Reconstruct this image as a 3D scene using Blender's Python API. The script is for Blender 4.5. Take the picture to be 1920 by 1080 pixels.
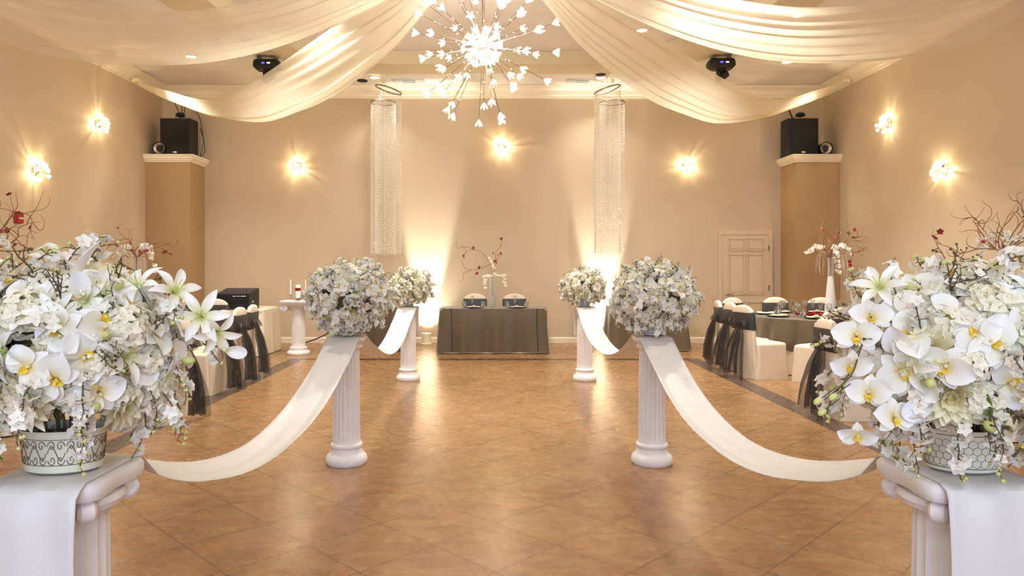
import bpy, math, random
from mathutils import Vector, Matrix, Euler, noise
PI = math.pi
R = random.Random(7)
S = bpy.context.scene
C = S.collection
for o in list(bpy.data.objects):
    bpy.data.objects.remove(o)

# ------------------------------------------------------------------ camera
cam_d = bpy.data.cameras.new('camera')
cam = bpy.data.objects.new('camera', cam_d); C.objects.link(cam)
cam.location = (0, 0, 1.45); cam.rotation_euler = (PI/2, 0, 0)
cam_d.sensor_width = 36; cam_d.lens = 36*1340/1920
cam_d.shift_x = (960-924)/1920; cam_d.shift_y = -(540-500)/1920
cam_d.clip_start = 0.05
S.camera = cam
# ------------------------------------------------------------------ view, world
S.view_settings.view_transform = 'Standard'; S.view_settings.look = 'None'
S.view_settings.gamma = 1; S.view_settings.use_curve_mapping = False
S.view_settings.exposure = 0.2
W = bpy.data.worlds.new('world'); S.world = W; W.use_nodes = True
W.node_tree.nodes['Background'].inputs[0].default_value = (1.0, .86, .68, 1)
W.node_tree.nodes['Background'].inputs[1].default_value = 0.2
# ------------------------------------------------------------------ lights
def light(kind, name, loc, power, col, size=.1, rot=(0, 0, 0), **k):
    d = bpy.data.lights.new(name, kind); d.energy = power; d.color = col
    if kind == 'AREA':
        d.shape = 'RECTANGLE'; d.size = size; d.size_y = k.pop('sy', size)
    else:
        d.shadow_soft_size = size
    for a, b in k.items(): setattr(d, a, b)
    o = bpy.data.objects.new(name, d); C.objects.link(o); o.location = loc; o.rotation_euler = rot
    return o
WARM = (1.0, .86, .66); SOFT = (1.0, 1.0, .95); COOL = (.50, .68, 1.0)
ROOM_X, BACK, FRONT, CEIL = 6.29, 13.6, -5.0, 4.88
# unseen cool area light added behind the camera for the near columns and flowers
light('AREA', 'front_cool_fill', (0, FRONT+.15, 2.0), 315, COOL, 7.0, (PI/2, 0, 0), sy=2.6)
# soft fill lights added under the ceiling, out of view and without fixtures
for x in (-3.4, 3.4):
    light('AREA', 'ceiling_fill_light', (x, 1.2, CEIL-.06), 45, SOFT, 1.2, sy=3.0)
light('AREA', 'ceiling_fill_light', (0, -2.2, CEIL-.06), 90, SOFT, 3.0, sy=1.2)
DOWN = [(-2.45, 11.0, 200), (2.3, 11.0, 220), (4.15, 9.7, 480), (-2.5, 9.1, 420), (2.6, 7.6, 280), (-2.6, 6.0, 150), (2.6, 4.6, 150),
        (-2.12, 12.85, 60), (1.95, 12.9, 60), (-4.9, 11.6, 130), (4.9, 11.9, 60)]
for x, y, p in DOWN:
    light('SPOT', 'downlight_beam', (x, y, CEIL-.05 if abs(x) > 3.6 or y > 12.3 else 5.02), p*1.15, SOFT, .06, spot_size=1.65 if abs(x) > 3.6 else 2.0, spot_blend=.8)
for x in (-1.24, 2.07):
    light('SPOT', 'uplight_beam', (x, 13.36, .215), 760, (1, .98, .92), .05, (PI-.20, 0, 0), spot_size=.60, spot_blend=.55)
    light('SPOT', 'uplight_beam', (x, 13.40, .215), 110, (1, .98, .92), .05, (PI-.35, 0, 0), spot_size=1.7, spot_blend=1)

# ------------------------------------------------------------------ materials
MATS = {}
def nodes(name):
    m = bpy.data.materials.new(name); m.use_nodes = True; MATS[name] = m
    nt = m.node_tree
    return m, nt, nt.nodes['Principled BSDF'], nt.nodes['Material Output']
def srgb(r, g, b):
    f = lambda c: ((c/255+.055)/1.055)**2.4 if c > 10.3 else c/255/12.92
    return (f(r), f(g), f(b), 1)
def mat(name, col, rough=.6, metal=0, var=.08, scale=8, bump=0, bscale=60, emit=None, estr=0, spec=.5, sub=0, coat=0):
    m, nt, p, out = nodes(name); L = nt.links
    tc = nt.nodes.new('ShaderNodeTexCoord')
    nz = nt.nodes.new('ShaderNodeTexNoise'); nz.inputs['Scale'].default_value = scale; nz.inputs['Detail'].default_value = 5
    L.new(tc.outputs['Object'], nz.inputs['Vector'])
    rp = nt.nodes.new('ShaderNodeValToRGB')
    c = srgb(*col)
    rp.color_ramp.elements[0].color = tuple(max(0, v*(1-var)) for v in c[:3])+(1,); rp.color_ramp.elements[0].position = .3
    rp.color_ramp.elements[1].color = tuple(min(1, v*(1+var)) for v in c[:3])+(1,); rp.color_ramp.elements[1].position = .7
    L.new(nz.outputs['Fac'], rp.inputs['Fac']); L.new(rp.outputs['Color'], p.inputs['Base Color'])
    p.inputs['Roughness'].default_value = rough; p.inputs['Metallic'].default_value = metal
    p.inputs['Specular IOR Level'].default_value = spec; p.inputs['Coat Weight'].default_value = coat
    if sub:
        p.inputs['Subsurface Weight'].default_value = sub; p.inputs['Subsurface Radius'].default_value = (.02, .018, .012)
    if bump:
        b = nt.nodes.new('ShaderNodeBump'); b.inputs['Strength'].default_value = bump; b.inputs['Distance'].default_value = .004
        n2 = nt.nodes.new('ShaderNodeTexNoise'); n2.inputs['Scale'].default_value = bscale; n2.inputs['Detail'].default_value = 6
        L.new(tc.outputs['Object'], n2.inputs['Vector']); L.new(n2.outputs['Fac'], b.inputs['Height']); L.new(b.outputs['Normal'], p.inputs['Normal'])
    if emit:
        p.inputs['Emission Color'].default_value = srgb(*emit); p.inputs['Emission Strength'].default_value = estr
    return m
def petal_mat(name, centre, mid, tip, r0, r1, trans=.2):
    """petals: own colour runs from the throat to the tip; a share of the light passes through"""
    m, nt, p, out = nodes(name); L = nt.links
    tc = nt.nodes.new('ShaderNodeTexCoord'); ln = nt.nodes.new('ShaderNodeVectorMath'); ln.operation = 'LENGTH'
    L.new(tc.outputs['Object'], ln.inputs[0])
    rp = nt.nodes.new('ShaderNodeValToRGB'); e = rp.color_ramp.elements
    e[0].position = r0; e[0].color = srgb(*centre); e[1].position = r1; e[1].color = srgb(*mid)
    e2 = rp.color_ramp.elements.new(min(.98, r1*2.2)); e2.color = srgb(*tip)
    mul = nt.nodes.new('ShaderNodeMath'); mul.operation = 'MULTIPLY'; mul.inputs[1].default_value = 5.0
    L.new(ln.outputs['Value'], mul.inputs[0]); L.new(mul.outputs[0], rp.inputs['Fac'])
    L.new(rp.outputs['Color'], p.inputs['Base Color']); p.inputs['Roughness'].default_value = .55
    tr = nt.nodes.new('ShaderNodeBsdfTranslucent'); L.new(rp.outputs['Color'], tr.inputs['Color'])
    mx = nt.nodes.new('ShaderNodeMixShader'); mx.inputs[0].default_value = trans
    L.new(p.outputs[0], mx.inputs[1]); L.new(tr.outputs[0], mx.inputs[2]); L.new(mx.outputs[0], out.inputs['Surface'])
    return m
def sheer(name, col, opacity, translucent=.5, fold=0, rough=.7, sheen=0):
    m, nt, p, out = nodes(name); L = nt.links
    c = srgb(*col)
    tc = nt.nodes.new('ShaderNodeTexCoord'); nz = nt.nodes.new('ShaderNodeTexNoise'); nz.inputs['Scale'].default_value = 7
    L.new(tc.outputs['Object'], nz.inputs['Vector'])
    rp = nt.nodes.new('ShaderNodeValToRGB')
    rp.color_ramp.elements[0].color = tuple(v*.93 for v in c[:3])+(1,); rp.color_ramp.elements[1].color = c
    L.new(nz.outputs['Fac'], rp.inputs['Fac'])
    L.new(rp.outputs['Color'], p.inputs['Base Color']); p.inputs['Roughness'].default_value = rough
    p.inputs['Sheen Weight'].default_value = sheen
    tl = nt.nodes.new('ShaderNodeBsdfTranslucent'); L.new(rp.outputs['Color'], tl.inputs['Color'])
    tp = nt.nodes.new('ShaderNodeBsdfTransparent')
    m1 = nt.nodes.new('ShaderNodeMixShader'); m1.inputs[0].default_value = translucent
    L.new(p.outputs[0], m1.inputs[1]); L.new(tl.outputs[0], m1.inputs[2])
    m2 = nt.nodes.new('ShaderNodeMixShader')
    lw = nt.nodes.new('ShaderNodeLayerWeight'); lw.inputs['Blend'].default_value = .35     # threads close up where the cloth is seen edge-on
    mr = nt.nodes.new('ShaderNodeMapRange'); mr.inputs['To Min'].default_value = opacity; mr.inputs['To Max'].default_value = 1
    L.new(lw.outputs['Facing'], mr.inputs['Value']); L.new(mr.outputs[0], m2.inputs[0])
    L.new(tp.outputs[0], m2.inputs[1]); L.new(m1.outputs[0], m2.inputs[2]); L.new(m2.outputs[0], out.inputs['Surface'])
    return m
def glass(name, tint=(.93, .95, .95), fac=.82):
    m, nt, p, out = nodes(name); L = nt.links
    gl = nt.nodes.new('ShaderNodeBsdfGlossy'); gl.inputs['Roughness'].default_value = .04
    tp = nt.nodes.new('ShaderNodeBsdfTransparent'); tp.inputs['Color'].default_value = tint+(1,)
    lw = nt.nodes.new('ShaderNodeLayerWeight'); lw.inputs['Blend'].default_value = .45
    mr = nt.nodes.new('ShaderNodeMapRange'); mr.inputs['To Min'].default_value = 1-fac; mr.inputs['To Max'].default_value = .95
    mx = nt.nodes.new('ShaderNodeMixShader')
    L.new(lw.outputs['Facing'], mr.inputs['Value']); L.new(mr.outputs[0], mx.inputs[0])
    L.new(tp.outputs[0], mx.inputs[1]); L.new(gl.outputs[0], mx.inputs[2]); L.new(mx.outputs[0], out.inputs['Surface'])
    return m
def glow(name, col, s):
    m = mat(name, col, .3, emit=col, estr=s, var=.02); m.cycles.emission_sampling = 'NONE'; return m

M_wall = mat('wall_paint', (210, 189, 158), .75, var=.03, scale=1.5, bump=.12, bscale=160)
M_pillar = mat('pillar_paint', (176, 142, 102), .75, var=.03, scale=2, bump=.12, bscale=160)
M_trim = mat('trim_paint', (240, 226, 198), .45, var=.02)
M_door = mat('door_paint', (220, 198, 166), .5, var=.02)
M_ceil = mat('ceiling_white', (236, 228, 214), .85, var=.03, scale=3, bump=.3, bscale=120)
M_ceil2 = mat('ceiling_taupe', (238, 229, 219), .85, var=.03, scale=3, bump=.3, bscale=120)
M_soffit = mat('soffit_tan', (220, 205, 170), .75, var=.02)
M_plaster = mat('white_plaster', (236, 230, 228), .6, var=.04, scale=14, bump=.35, bscale=45)
M_runner = mat('white_satin', (222, 218, 214), .5, var=.02, sub=.0)
M_linen = mat('ivory_linen', (233, 219, 194), .8, var=.03, bump=.2, bscale=300)
M_cover = mat('ivory_spandex', (232, 215, 193), .55, var=.02)
M_sash = sheer('black_organza', (52, 42, 36), .50, .25, sheen=.3)
M_sashb = mat('grey_satin_sash', (64, 60, 58), .42, var=.05, scale=20)
M_overlay = sheer('grey_organza', (108, 88, 62), .90, .15, rough=.4, sheen=.5)
M_hem = mat('black_hem', (30, 27, 25), .7)
M_black = mat('black_plastic', (22, 20, 19), .55, var=.1, bump=.2, bscale=200)
M_grille = mat('black_grille', (14, 13, 12), .7, var=.3, scale=160, bump=.5, bscale=400)
M_chrome = mat('chrome', (215, 212, 205), .16, 1, var=.03)
M_rod = mat('dull_chrome', (150, 140, 128), .3, 1, var=.05)
M_grey = mat('grey_metal', (120, 116, 110), .4, .6)
M_pot = mat('enamel_pot', (226, 222, 200), .4, var=.06, scale=20)
M_potg = mat('galvanised_pot', (196, 200, 198), .38, .45, var=.1, scale=16)
M_scroll = mat('scroll_groove', (122, 106, 78), .7)
M_drape = sheer('white_voile', (246, 234, 208), .60, .6)
M_glass = glass('clear_glass')
M_crystal = glass('crystal_bead', (.97, .96, .94), .35)
M_frost = mat('frosted_glass', (226, 220, 214), .3, var=.05, scale=5, sub=.0)
M_vase = sheer('clear_vase_glass', (232, 230, 228), .30, .5, rough=.1)
M_red = mat('red_petal', (142, 18, 26), .55, var=.25, scale=60)
M_rose = mat('red_rose', (190, 16, 22), .5, var=.3, scale=50)
M_ribbon = mat('maroon_ribbon', (128, 14, 40), .4)
M_wax = mat('white_wax', (246, 240, 228), .4, var=.01)
M_twig = mat('willow_bark', (142, 100, 58), .7, var=.2, scale=40)
M_stem = mat('dark_green_stem', (92, 80, 50), .65, var=.3, scale=30)
M_leaf = mat('leaf_green', (96, 118, 44), .5, var=.25, scale=25)
M_dry = mat('dry_foliage', (168, 150, 108), .8, var=.35, scale=30)
M_lime = mat('lime_bud', (206, 208, 128), .5, var=.12, scale=40)
M_yell = mat('yellow_lip', (246, 204, 60), .5, var=.2, scale=60)
M_alarm = mat('alarm_red', (172, 40, 26), .45)
M_plate = mat('charger_black', (34, 28, 24), .25)
M_china = mat('white_china', (238, 232, 220), .25)
M_napkin = mat('gold_napkin', (226, 205, 160), .6, var=.08)
M_ledb = glow('blue_display', (70, 60, 255), 3)
M_ledw = glow('white_display', (235, 235, 235), 1.2)
M_bulb = glow('lit_glass', (255, 244, 220), 3.2)
M_bulb3 = mat('inner_lit_glass', (90, 84, 72), .2, emit=(255, 246, 225), estr=1.0, var=.3, scale=40); M_bulb3.cycles.emission_sampling = 'NONE'
M_bulb2 = glow('lit_sconce_glass', (255, 232, 180), 6)
M_lamp = glow('lit_lamp', (255, 244, 220), 14)
P_orchid = petal_mat('orchid_petal', (240, 214, 120), (250, 246, 230), (253, 252, 250), .02, .12)
P_mum = petal_mat('mum_petal', (240, 226, 150), (246, 238, 200), (252, 248, 234), .03, .22)
P_hyd = petal_mat('hydrangea_petal', (240, 232, 194), (250, 244, 222), (253, 250, 240), .1, .3)
P_lily = petal_mat('lily_petal', (178, 204, 60), (240, 240, 200), (252, 251, 244), .01, .10)
P_calla = petal_mat('calla_petal', (222, 226, 140), (244, 240, 216), (248, 247, 250), .05, .3)
P_blos = petal_mat('blossom_petal', (238, 230, 190), (248, 242, 226), (251, 248, 240), .1, .4)

# floor: 18 inch vinyl tiles laid on the diagonal, with a dark border strip
def floor_mat():
    m, nt, p, out = nodes('vinyl_tile_floor'); L = nt.links; N = nt.nodes.new
    g = N('ShaderNodeNewGeometry'); sp = N('ShaderNodeSeparateXYZ'); L.new(g.outputs['Position'], sp.inputs[0])
    X, Y = sp.outputs['X'], sp.outputs['Y']
    def mth(op, a, b=None, c=None):
        n = N('ShaderNodeMath'); n.operation = op
        for i, v in enumerate((a, b, c)):
            if v is None: continue
            if isinstance(v, (int, float)): n.inputs[i].default_value = v
            else: L.new(v, n.inputs[i])
        return n.outputs[0]
    T = .6466
    u = mth('DIVIDE', mth('SUBTRACT', mth('ADD', X, Y), 4.05-20*T), T)
    v = mth('DIVIDE', mth('SUBTRACT', mth('SUBTRACT', X, Y), -3.38-40*T), T)
    def seam(t):
        f = mth('FRACT', t); return mth('LESS_THAN', mth('MINIMUM', f, mth('SUBTRACT', 1, f)), .0085)
    sm = mth('MAXIMUM', seam(u), seam(v))
    cid = N('ShaderNodeCombineXYZ'); L.new(mth('FLOOR', u), cid.inputs[0]); L.new(mth('FLOOR', v), cid.inputs[1])
    wn = N('ShaderNodeTexWhiteNoise'); L.new(cid.outputs[0], wn.inputs['Vector'])
    off = N('ShaderNodeVectorMath'); off.operation = 'MULTIPLY_ADD'; off.inputs[1].default_value = (9, 9, 9)
    L.new(wn.outputs['Color'], off.inputs[0])
    sc = N('ShaderNodeVectorMath'); sc.operation = 'MULTIPLY'; sc.inputs[1].default_value = (.6, 1.3, 1)
    L.new(g.outputs['Position'], sc.inputs[0]); L.new(sc.outputs[0], off.inputs[2])
    def nz(scale, det, dist=0):
        n = N('ShaderNodeTexNoise'); n.inputs['Scale'].default_value = scale; n.inputs['Detail'].default_value = det; n.inputs['Distortion'].default_value = dist
        n.inputs['Roughness'].default_value = .65
        L.new(off.outputs[0], n.inputs['Vector']); return n.outputs['Fac']
    def ramp(f, stops):
        r = N('ShaderNodeValToRGB'); e = r.color_ramp.elements
        e[0].position, e[0].color = stops[0][0], srgb(*stops[0][1]); e[1].position, e[1].color = stops[-1][0], srgb(*stops[-1][1])
        for q, c in stops[1:-1]:
            z = e.new(q); z.color = srgb(*c)
        L.new(f, r.inputs['Fac']); return r.outputs['Color']
    def mix(f, a, b, mode='MIX'):
        n = N('ShaderNodeMix'); n.data_type = 'RGBA'; n.blend_type = mode
        if isinstance(f, (int, float)): n.inputs[0].default_value = f
        else: L.new(f, n.inputs[0])
        for s, v in ((6, a), (7, b)):
            if isinstance(v, tuple): n.inputs[s].default_value = v
            else: L.new(v, n.inputs[s])
        return n.outputs[2]
    base = ramp(nz(7.5, 8, .8), [(.3, (128, 92, 60)), (.45, (150, 111, 71)), (.56, (160, 122, 80)), (.7, (172, 139, 98))])
    grey = ramp(nz(9, 9, 1.0), [(.54, (0, 0, 0)), (.68, (255, 255, 255))])
    b2 = mix(mth('MULTIPLY', grey, .45), base, srgb(158, 134, 112))
    org = ramp(nz(7, 6, .4), [(.56, (0, 0, 0)), (.72, (255, 255, 255))])
    b3 = mix(mth('MULTIPLY', org, .5), b2, srgb(206, 120, 62))
    b4 = mix(mth('MULTIPLY', nz(60, 4), .35), b3, srgb(150, 108, 74), 'MIX')
    tint = mth('MULTIPLY_ADD', wn.outputs['Value'], .045, .96)
    b5 = mix(1.0, b4, tint, 'MULTIPLY')
    # border strip
    ax = mth('ABSOLUTE', mth('SUBTRACT', X, .02))
    s1 = mth('MULTIPLY', mth('GREATER_THAN', ax, 2.98), mth('LESS_THAN', ax, 3.22)); s1 = mth('MULTIPLY', s1, mth('LESS_THAN', Y, 11.3))
    s2 = mth('MULTIPLY', mth('GREATER_THAN', Y, 11.06), mth('LESS_THAN', Y, 11.3)); s2 = mth('MULTIPLY', s2, mth('LESS_THAN', ax, 3.22))
    st = mth('MAXIMUM', s1, s2)
    dark = ramp(nz(14, 6, .5), [(.3, (66, 50, 42)), (.7, (102, 80, 66))])
    b6 = mix(mth('MULTIPLY', sm, .75), b5, srgb(92, 62, 38))
    b7 = mix(st, b6, dark)
    L.new(b7, p.inputs['Base Color'])
    rr = mth('MULTIPLY_ADD', nz(20, 4), .10, .22); L.new(rr, p.inputs['Roughness'])
    bp = N('ShaderNodeBump'); bp.inputs['Strength'].default_value = .12; bp.inputs['Distance'].default_value = .003
    L.new(mth('ADD', nz(30, 3), mth('MULTIPLY', sm, -1.0)), bp.inputs['Height']); L.new(bp.outputs[0], p.inputs['Normal'])
    p.inputs['Specular IOR Level'].default_value = .38
    return m
M_floor = floor_mat()

# ------------------------------------------------------------------ mesh helpers
class MB:
    def __init__(s): s.v = []; s.f = []; s.m = []
    def add(s, v, f, mi=0, mx=None):
        n = len(s.v)
        s.v += [tuple(mx @ Vector(p)) for p in v] if mx else [tuple(p) for p in v]
        s.f += [tuple(i+n for i in q) for q in f]; s.m += [mi]*len(f); return s
    def box(s, c, d, mi=0, mx=None):
        x, y, z = c; a, b, h = d[0]/2, d[1]/2, d[2]/2
        v = [(x+i*a, y+j*b, z+k*h) for i in (-1, 1) for j in (-1, 1) for k in (-1, 1)]
        f = [(0, 1, 3, 2), (4, 6, 7, 5), (0, 4, 5, 1), (2, 3, 7, 6), (0, 2, 6, 4), (1, 5, 7, 3)]
        return s.add(v, f, mi, mx)
    def loops(s, L, mi=0, cap=True, close=True, mx=None):
        n = len(L[0]); v = [p for l in L for p in l]; f = []
        for i in range(len(L)-1):
            for j in range(n if close else n-1):
                k = (j+1) % n; f.append((i*n+j, i*n+k, (i+1)*n+k, (i+1)*n+j))
        if cap and close: f.append(tuple(range(n-1, -1, -1))); f.append(tuple((len(L)-1)*n+j for j in range(n)))
        return s.add(v, f, mi, mx)
    def lathe(s, prof, n=32, mi=0, cap=True, mx=None, fl=None):
        L = []
        for r, z in prof:
            l = []
            for j in range(n):
                a = 2*PI*j/n; q = r*(fl(a, z) if fl else 1); l.append((q*math.cos(a), q*math.sin(a), z))
            L.append(l)
        return s.loops(L, mi, cap, True, mx)
    def tube(s, pts, r, n=6, mi=0, mx=None):
        pts = [Vector(p) for p in pts]; L = []
        up = Vector((0.13, .21, 1)).normalized()
        for i, p in enumerate(pts):
            t = (pts[min(i+1, len(pts)-1)]-pts[max(i-1, 0)]).normalized()
            a = t.cross(up)
            if a.length < .05: a = t.cross(Vector((1, 0, 0)))
            a.normalize(); b = t.cross(a)
            rr = r(i/(len(pts)-1)) if callable(r) else r
            L.append([p+(a*math.cos(2*PI*j/n)+b*math.sin(2*PI*j/n))*rr for j in range(n)])
        return s.loops(L, mi, True, True, mx)
    def grid(s, fn, nu, nv, mi=0, mx=None):
        v = [fn(i/nu, j/nv) for i in range(nu+1) for j in range(nv+1)]
        f = [(i*(nv+1)+j, (i+1)*(nv+1)+j, (i+1)*(nv+1)+j+1, i*(nv+1)+j+1) for i in range(nu) for j in range(nv)]
        return s.add(v, f, mi, mx)
    def sphere(s, c, r, nu=10, nv=8, mi=0, mx=None):
        rx, ry, rz = (r, r, r) if not isinstance(r, tuple) else r
        prof = []
        L = []
        for i in range(1, nv):
            t = PI*i/nv
            L.append([(c[0]+rx*math.sin(t)*math.cos(2*PI*j/nu), c[1]+ry*math.sin(t)*math.sin(2*PI*j/nu), c[2]-rz*math.cos(t)) for j in range(nu)])
        return s.loops(L, mi, True, True, mx)
    def mesh(s, name, mats, smooth=True, angle=None):
        me = bpy.data.meshes.new(name); me.from_pydata(s.v, [], s.f); me.validate()
        for m in (mats if isinstance(mats, (list, tuple)) else [mats]): me.materials.append(m)
        if len(me.polygons) == len(s.m):
            me.polygons.foreach_set('material_index', s.m)
        me.polygons.foreach_set('use_smooth', [bool(smooth)]*len(me.polygons))
        if smooth:
            try: me.set_sharp_from_angle(angle=angle or math.radians(42))
            except Exception: pass
        me.update(); return me
    def obj(s, name, mats, parent=None, loc=None, smooth=True, angle=None):
        return put(name, s.mesh(name, mats, smooth, angle), parent, loc)
def put(name, me, parent=None, loc=None, rot=None, scale=None):
    o = bpy.data.objects.new(name, me); C.objects.link(o)
    if parent: o.parent = parent
    if loc is not None: o.location = loc
    if rot is not None: o.rotation_euler = rot
    if scale is not None: o.scale = (scale,)*3 if isinstance(scale, (int, float)) else scale
    return o
def tag(o, label, cat, group=None):
    o['label'] = label; o['category'] = cat
    if group: o['group'] = group
    return o
def thing(name, label, cat, loc=(0, 0, 0), rz=0, group=None):
    o = bpy.data.objects.new(name, None); C.objects.link(o); o.empty_display_size = .1
    o.location = loc; o.rotation_euler = (0, 0, rz); return tag(o, label, cat, group)
def struct(mb, name, mats, loc=None, smooth=False, parent=None):
    o = mb.obj(name, mats, parent, loc, smooth)
    if not parent: o['kind'] = 'structure'
    return o
def copy_tree(o, parent=None):
    c = o.copy(); C.objects.link(c)
    if parent: c.parent = parent
    for ch in list(o.children): copy_tree(ch, c)
    return c
def place(src, first, loc, rz, label, group=None):
    r = src if first else copy_tree(src)
    r.location = loc; r.rotation_euler = (0, 0, rz); r['label'] = label
    if group: r['group'] = group
    return r
def rrect(w, d, r, z, n=4, cx=0, cy=0):
    out = []; r = min(r, w/2-.0005, d/2-.0005)
    for (sx, sy, a0) in ((1, 1, 0), (-1, 1, PI/2), (-1, -1, PI), (1, -1, 1.5*PI)):
        for k in range(n+1):
            a = a0+PI/2*k/n
            out.append((cx+sx*(w/2-r)+r*math.cos(a), cy+sy*(d/2-r)+r*math.sin(a), z))
    return out
def aim(dirv, roll=0):
    q = Vector(dirv).to_track_quat('Z', 'Y'); return (q.to_matrix() @ Matrix.Rotation(roll, 3, 'Z')).to_euler()

# ------------------------------------------------------------------ room shell
mb = MB(); mb.box((0, (BACK+FRONT)/2, -.05), (ROOM_X*2+.4, BACK-FRONT+.4, .1)); struct(mb, 'floor', M_floor)
mb = MB(); mb.box((-ROOM_X-.1, (BACK+FRONT)/2, 2.7), (.2, BACK-FRONT+.4, 5.4)); struct(mb, 'wall_left', M_wall)
mb = MB(); mb.box((ROOM_X+.1, (BACK+FRONT)/2, 2.7), (.2, BACK-FRONT+.4, 5.4)); struct(mb, 'wall_right', M_wall)
mb = MB(); mb.box((0, BACK+.1, 2.7), (ROOM_X*2, .2, 5.4)); struct(mb, 'wall_back', M_wall)
mb = MB(); mb.box((0, FRONT-.1, 2.7), (ROOM_X*2, .2, 5.4)); struct(mb, 'wall_front', M_wall)
# ceiling: flat outer field, recessed tray with a rounded outline, tan soffit ring round it
TRAY_Y = 7.4
def tray(a, g=0):
    # superellipse 3.7 x 4.95 whose far side bows slightly inwards
    c, s = math.cos(a), math.sin(a); n = 3.2
    r = (abs(c/(3.7+g))**n+abs(s/(4.95+g))**n)**(-1/n)
    x, y = r*c, r*s
    if s > 0: y -= .32*max(0, 1-(x/2.6)**2)*(s > .5)
    return x, TRAY_Y+y
NT = 96
ring = [tray(2*PI*i/NT) for i in range(NT)]; ring2 = [tray(2*PI*i/NT, .6) for i in range(NT)]
mb = MB()
def outer(i):
    a = 2*PI*i/NT; c, s = math.cos(a), math.sin(a)
    X1, Y1 = ROOM_X+.1, BACK+.1-TRAY_Y; Y0 = TRAY_Y-(FRONT-.1)
    k = min(X1/max(abs(c), 1e-6), (Y1 if s > 0 else Y0)/max(abs(s), 1e-6)); return (k*c, TRAY_Y+k*s)
mb.loops([[(*ring2[i], CEIL) for i in range(NT)], [(*outer(i), CEIL) for i in range(NT)]], 0, cap=False)
for cx, cy in ((1, 1), (-1, 1), (1, -1), (-1, -1)):
    Yc = BACK+.1 if cy > 0 else FRONT-.1; best = sorted(range(NT), key=lambda i: (outer(i)[0]-cx*(ROOM_X+.1))**2+(outer(i)[1]-Yc)**2)[:2]
    a, b = [(*outer(i), CEIL) for i in best]; mb.add([a, b, (cx*(ROOM_X+.1), Yc, CEIL)], [(0, 1, 2)])
mb.loops([[(*ring[i], CEIL-.015) for i in range(NT)], [(*ring2[i], CEIL-.015) for i in range(NT)], [(*ring2[i], CEIL+.001) for i in range(NT)]], 1, cap=False)
mb.loops([[(*ring[i], CEIL-.015) for i in range(NT)], [(*ring[i], 5.09) for i in range(NT)]], 1, cap=False)
mb.add([(*ring[i], 5.09) for i in range(NT)], [tuple(range(NT))], 2)
mb.box((0, (BACK+FRONT)/2, 5.45), (ROOM_X*2+.4, BACK-FRONT+.4, .1), 0)
struct(mb, 'ceiling', [M_ceil, M_soffit, M_ceil2])
# crown moulding and baseboards
def prof_run(prof, p0, p1, inward):
    """sweep (offset from wall, z) profile from p0 to p1"""
    m = MB(); L = []
    for p in (p0, p1): L.append([(p[0]+inward[0]*o, p[1]+inward[1]*o, z) for o, z in prof])
    m.loops(L, 0, True, True); return m
crown = [(0, 4.65), (.025, 4.65), (.03, 4.69), (.05, 4.70), (.075, 4.78), (.12, 4.83), (.13, 4.85), (.15, 4.875), (0, 4.875)]
base = [(0, 0), (.02, 0), (.02, .085), (.012, .105), (0, .11)]
struct(prof_run(crown, (-ROOM_X, BACK), (ROOM_X, BACK), (0, -1)), 'trim_1', M_trim)
struct(prof_run(crown, (-ROOM_X, FRONT), (-ROOM_X, BACK), (1, 0)), 'trim_2', M_trim)
struct(prof_run(crown, (ROOM_X, FRONT), (ROOM_X, BACK), (-1, 0)), 'trim_3', M_trim)
struct(prof_run(base, (-5.45, BACK), (4.28, BACK), (0, -1)), 'baseboard_back', M_trim)
struct(prof_run(base, (-ROOM_X, FRONT), (-ROOM_X, 12.93), (1, 0)), 'baseboard_left', M_trim)
struct(prof_run(base, (ROOM_X, FRONT), (ROOM_X, 12.93), (-1, 0)), 'baseboard_right', M_trim)
# corner pillars with moulded ledges
for sx, nm in ((-1, 'left'), (1, 'right')):
    m = MB(); x0, x1 = sx*5.48, sx*ROOM_X
    m.box(((x0+x1)/2, (12.93+BACK)/2, 1.70), (abs(x1-x0), BACK-12.93, 3.40)); struct(m, 'wall_pillar_'+nm, M_pillar)
    m = MB()
    for z0, z1, g in ((3.34, 3.37, .02), (3.37, 3.40, .045), (3.40, 3.45, .07), (3.45, 3.475, .09)):
        m.box(((x0-sx*g+x1)/2, (12.93-g+BACK)/2, (z0+z1)/2), (abs(x1-x0)+g, BACK-12.93+g, z1-z0))
    struct(m, 'trim_ledge_'+nm, M_trim)
# door in the back wall
dx0, dx1, dz = 4.36, 5.245, 2.06
m = MB(); xc = (dx0+dx1)/2
m.box((xc, BACK-.015, dz/2), (dx1-dx0, .03, dz))
for cxx in (dx0+.265, dx1-.265):
    for z0, z1 in ((.12, .78), (.93, 1.68), (1.76, 1.98)):
        w = .3; zc = (z0+z1)/2; h = z1-z0
        m.box((cxx, BACK-.034, zc), (w-.07, .02, h-.07))
        for s in (-1, 1):
            m.box((cxx+s*w/2, BACK-.036, zc), (.022, .024, h+.022)); m.box((cxx, BACK-.036, zc+s*h/2), (w, .024, .022))
door = struct(m, 'door_1', M_door)
m = MB()
for x in (dx0-.035, dx1+.035): m.box((x, BACK-.02, dz/2), (.07, .05, dz-.001)); m.box((x, BACK-.05, dz/2), (.03, .02, dz))
m.box((xc, BACK-.02, dz+.04), (dx1-dx0+.14, .05, .08))
m.obj('door_frame', M_door, door, smooth=False)
m = MB(); m.sphere((dx0+.07, BACK-.05, .93), (.03, .02, .03)); m.tube([(dx0+.07, BACK-.07, .93), (dx0+.12, BACK-.08, .925), (dx0+.19, BACK-.075, .915)], .011)
m.obj('door_handle', M_chrome, door)
m = MB()
for z in (.3, 1.05, 1.8): m.box((dx1-.004, BACK-.04, z), (.02, .02, .1))
m.obj('hinge', M_grey, door, smooth=False)

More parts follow.
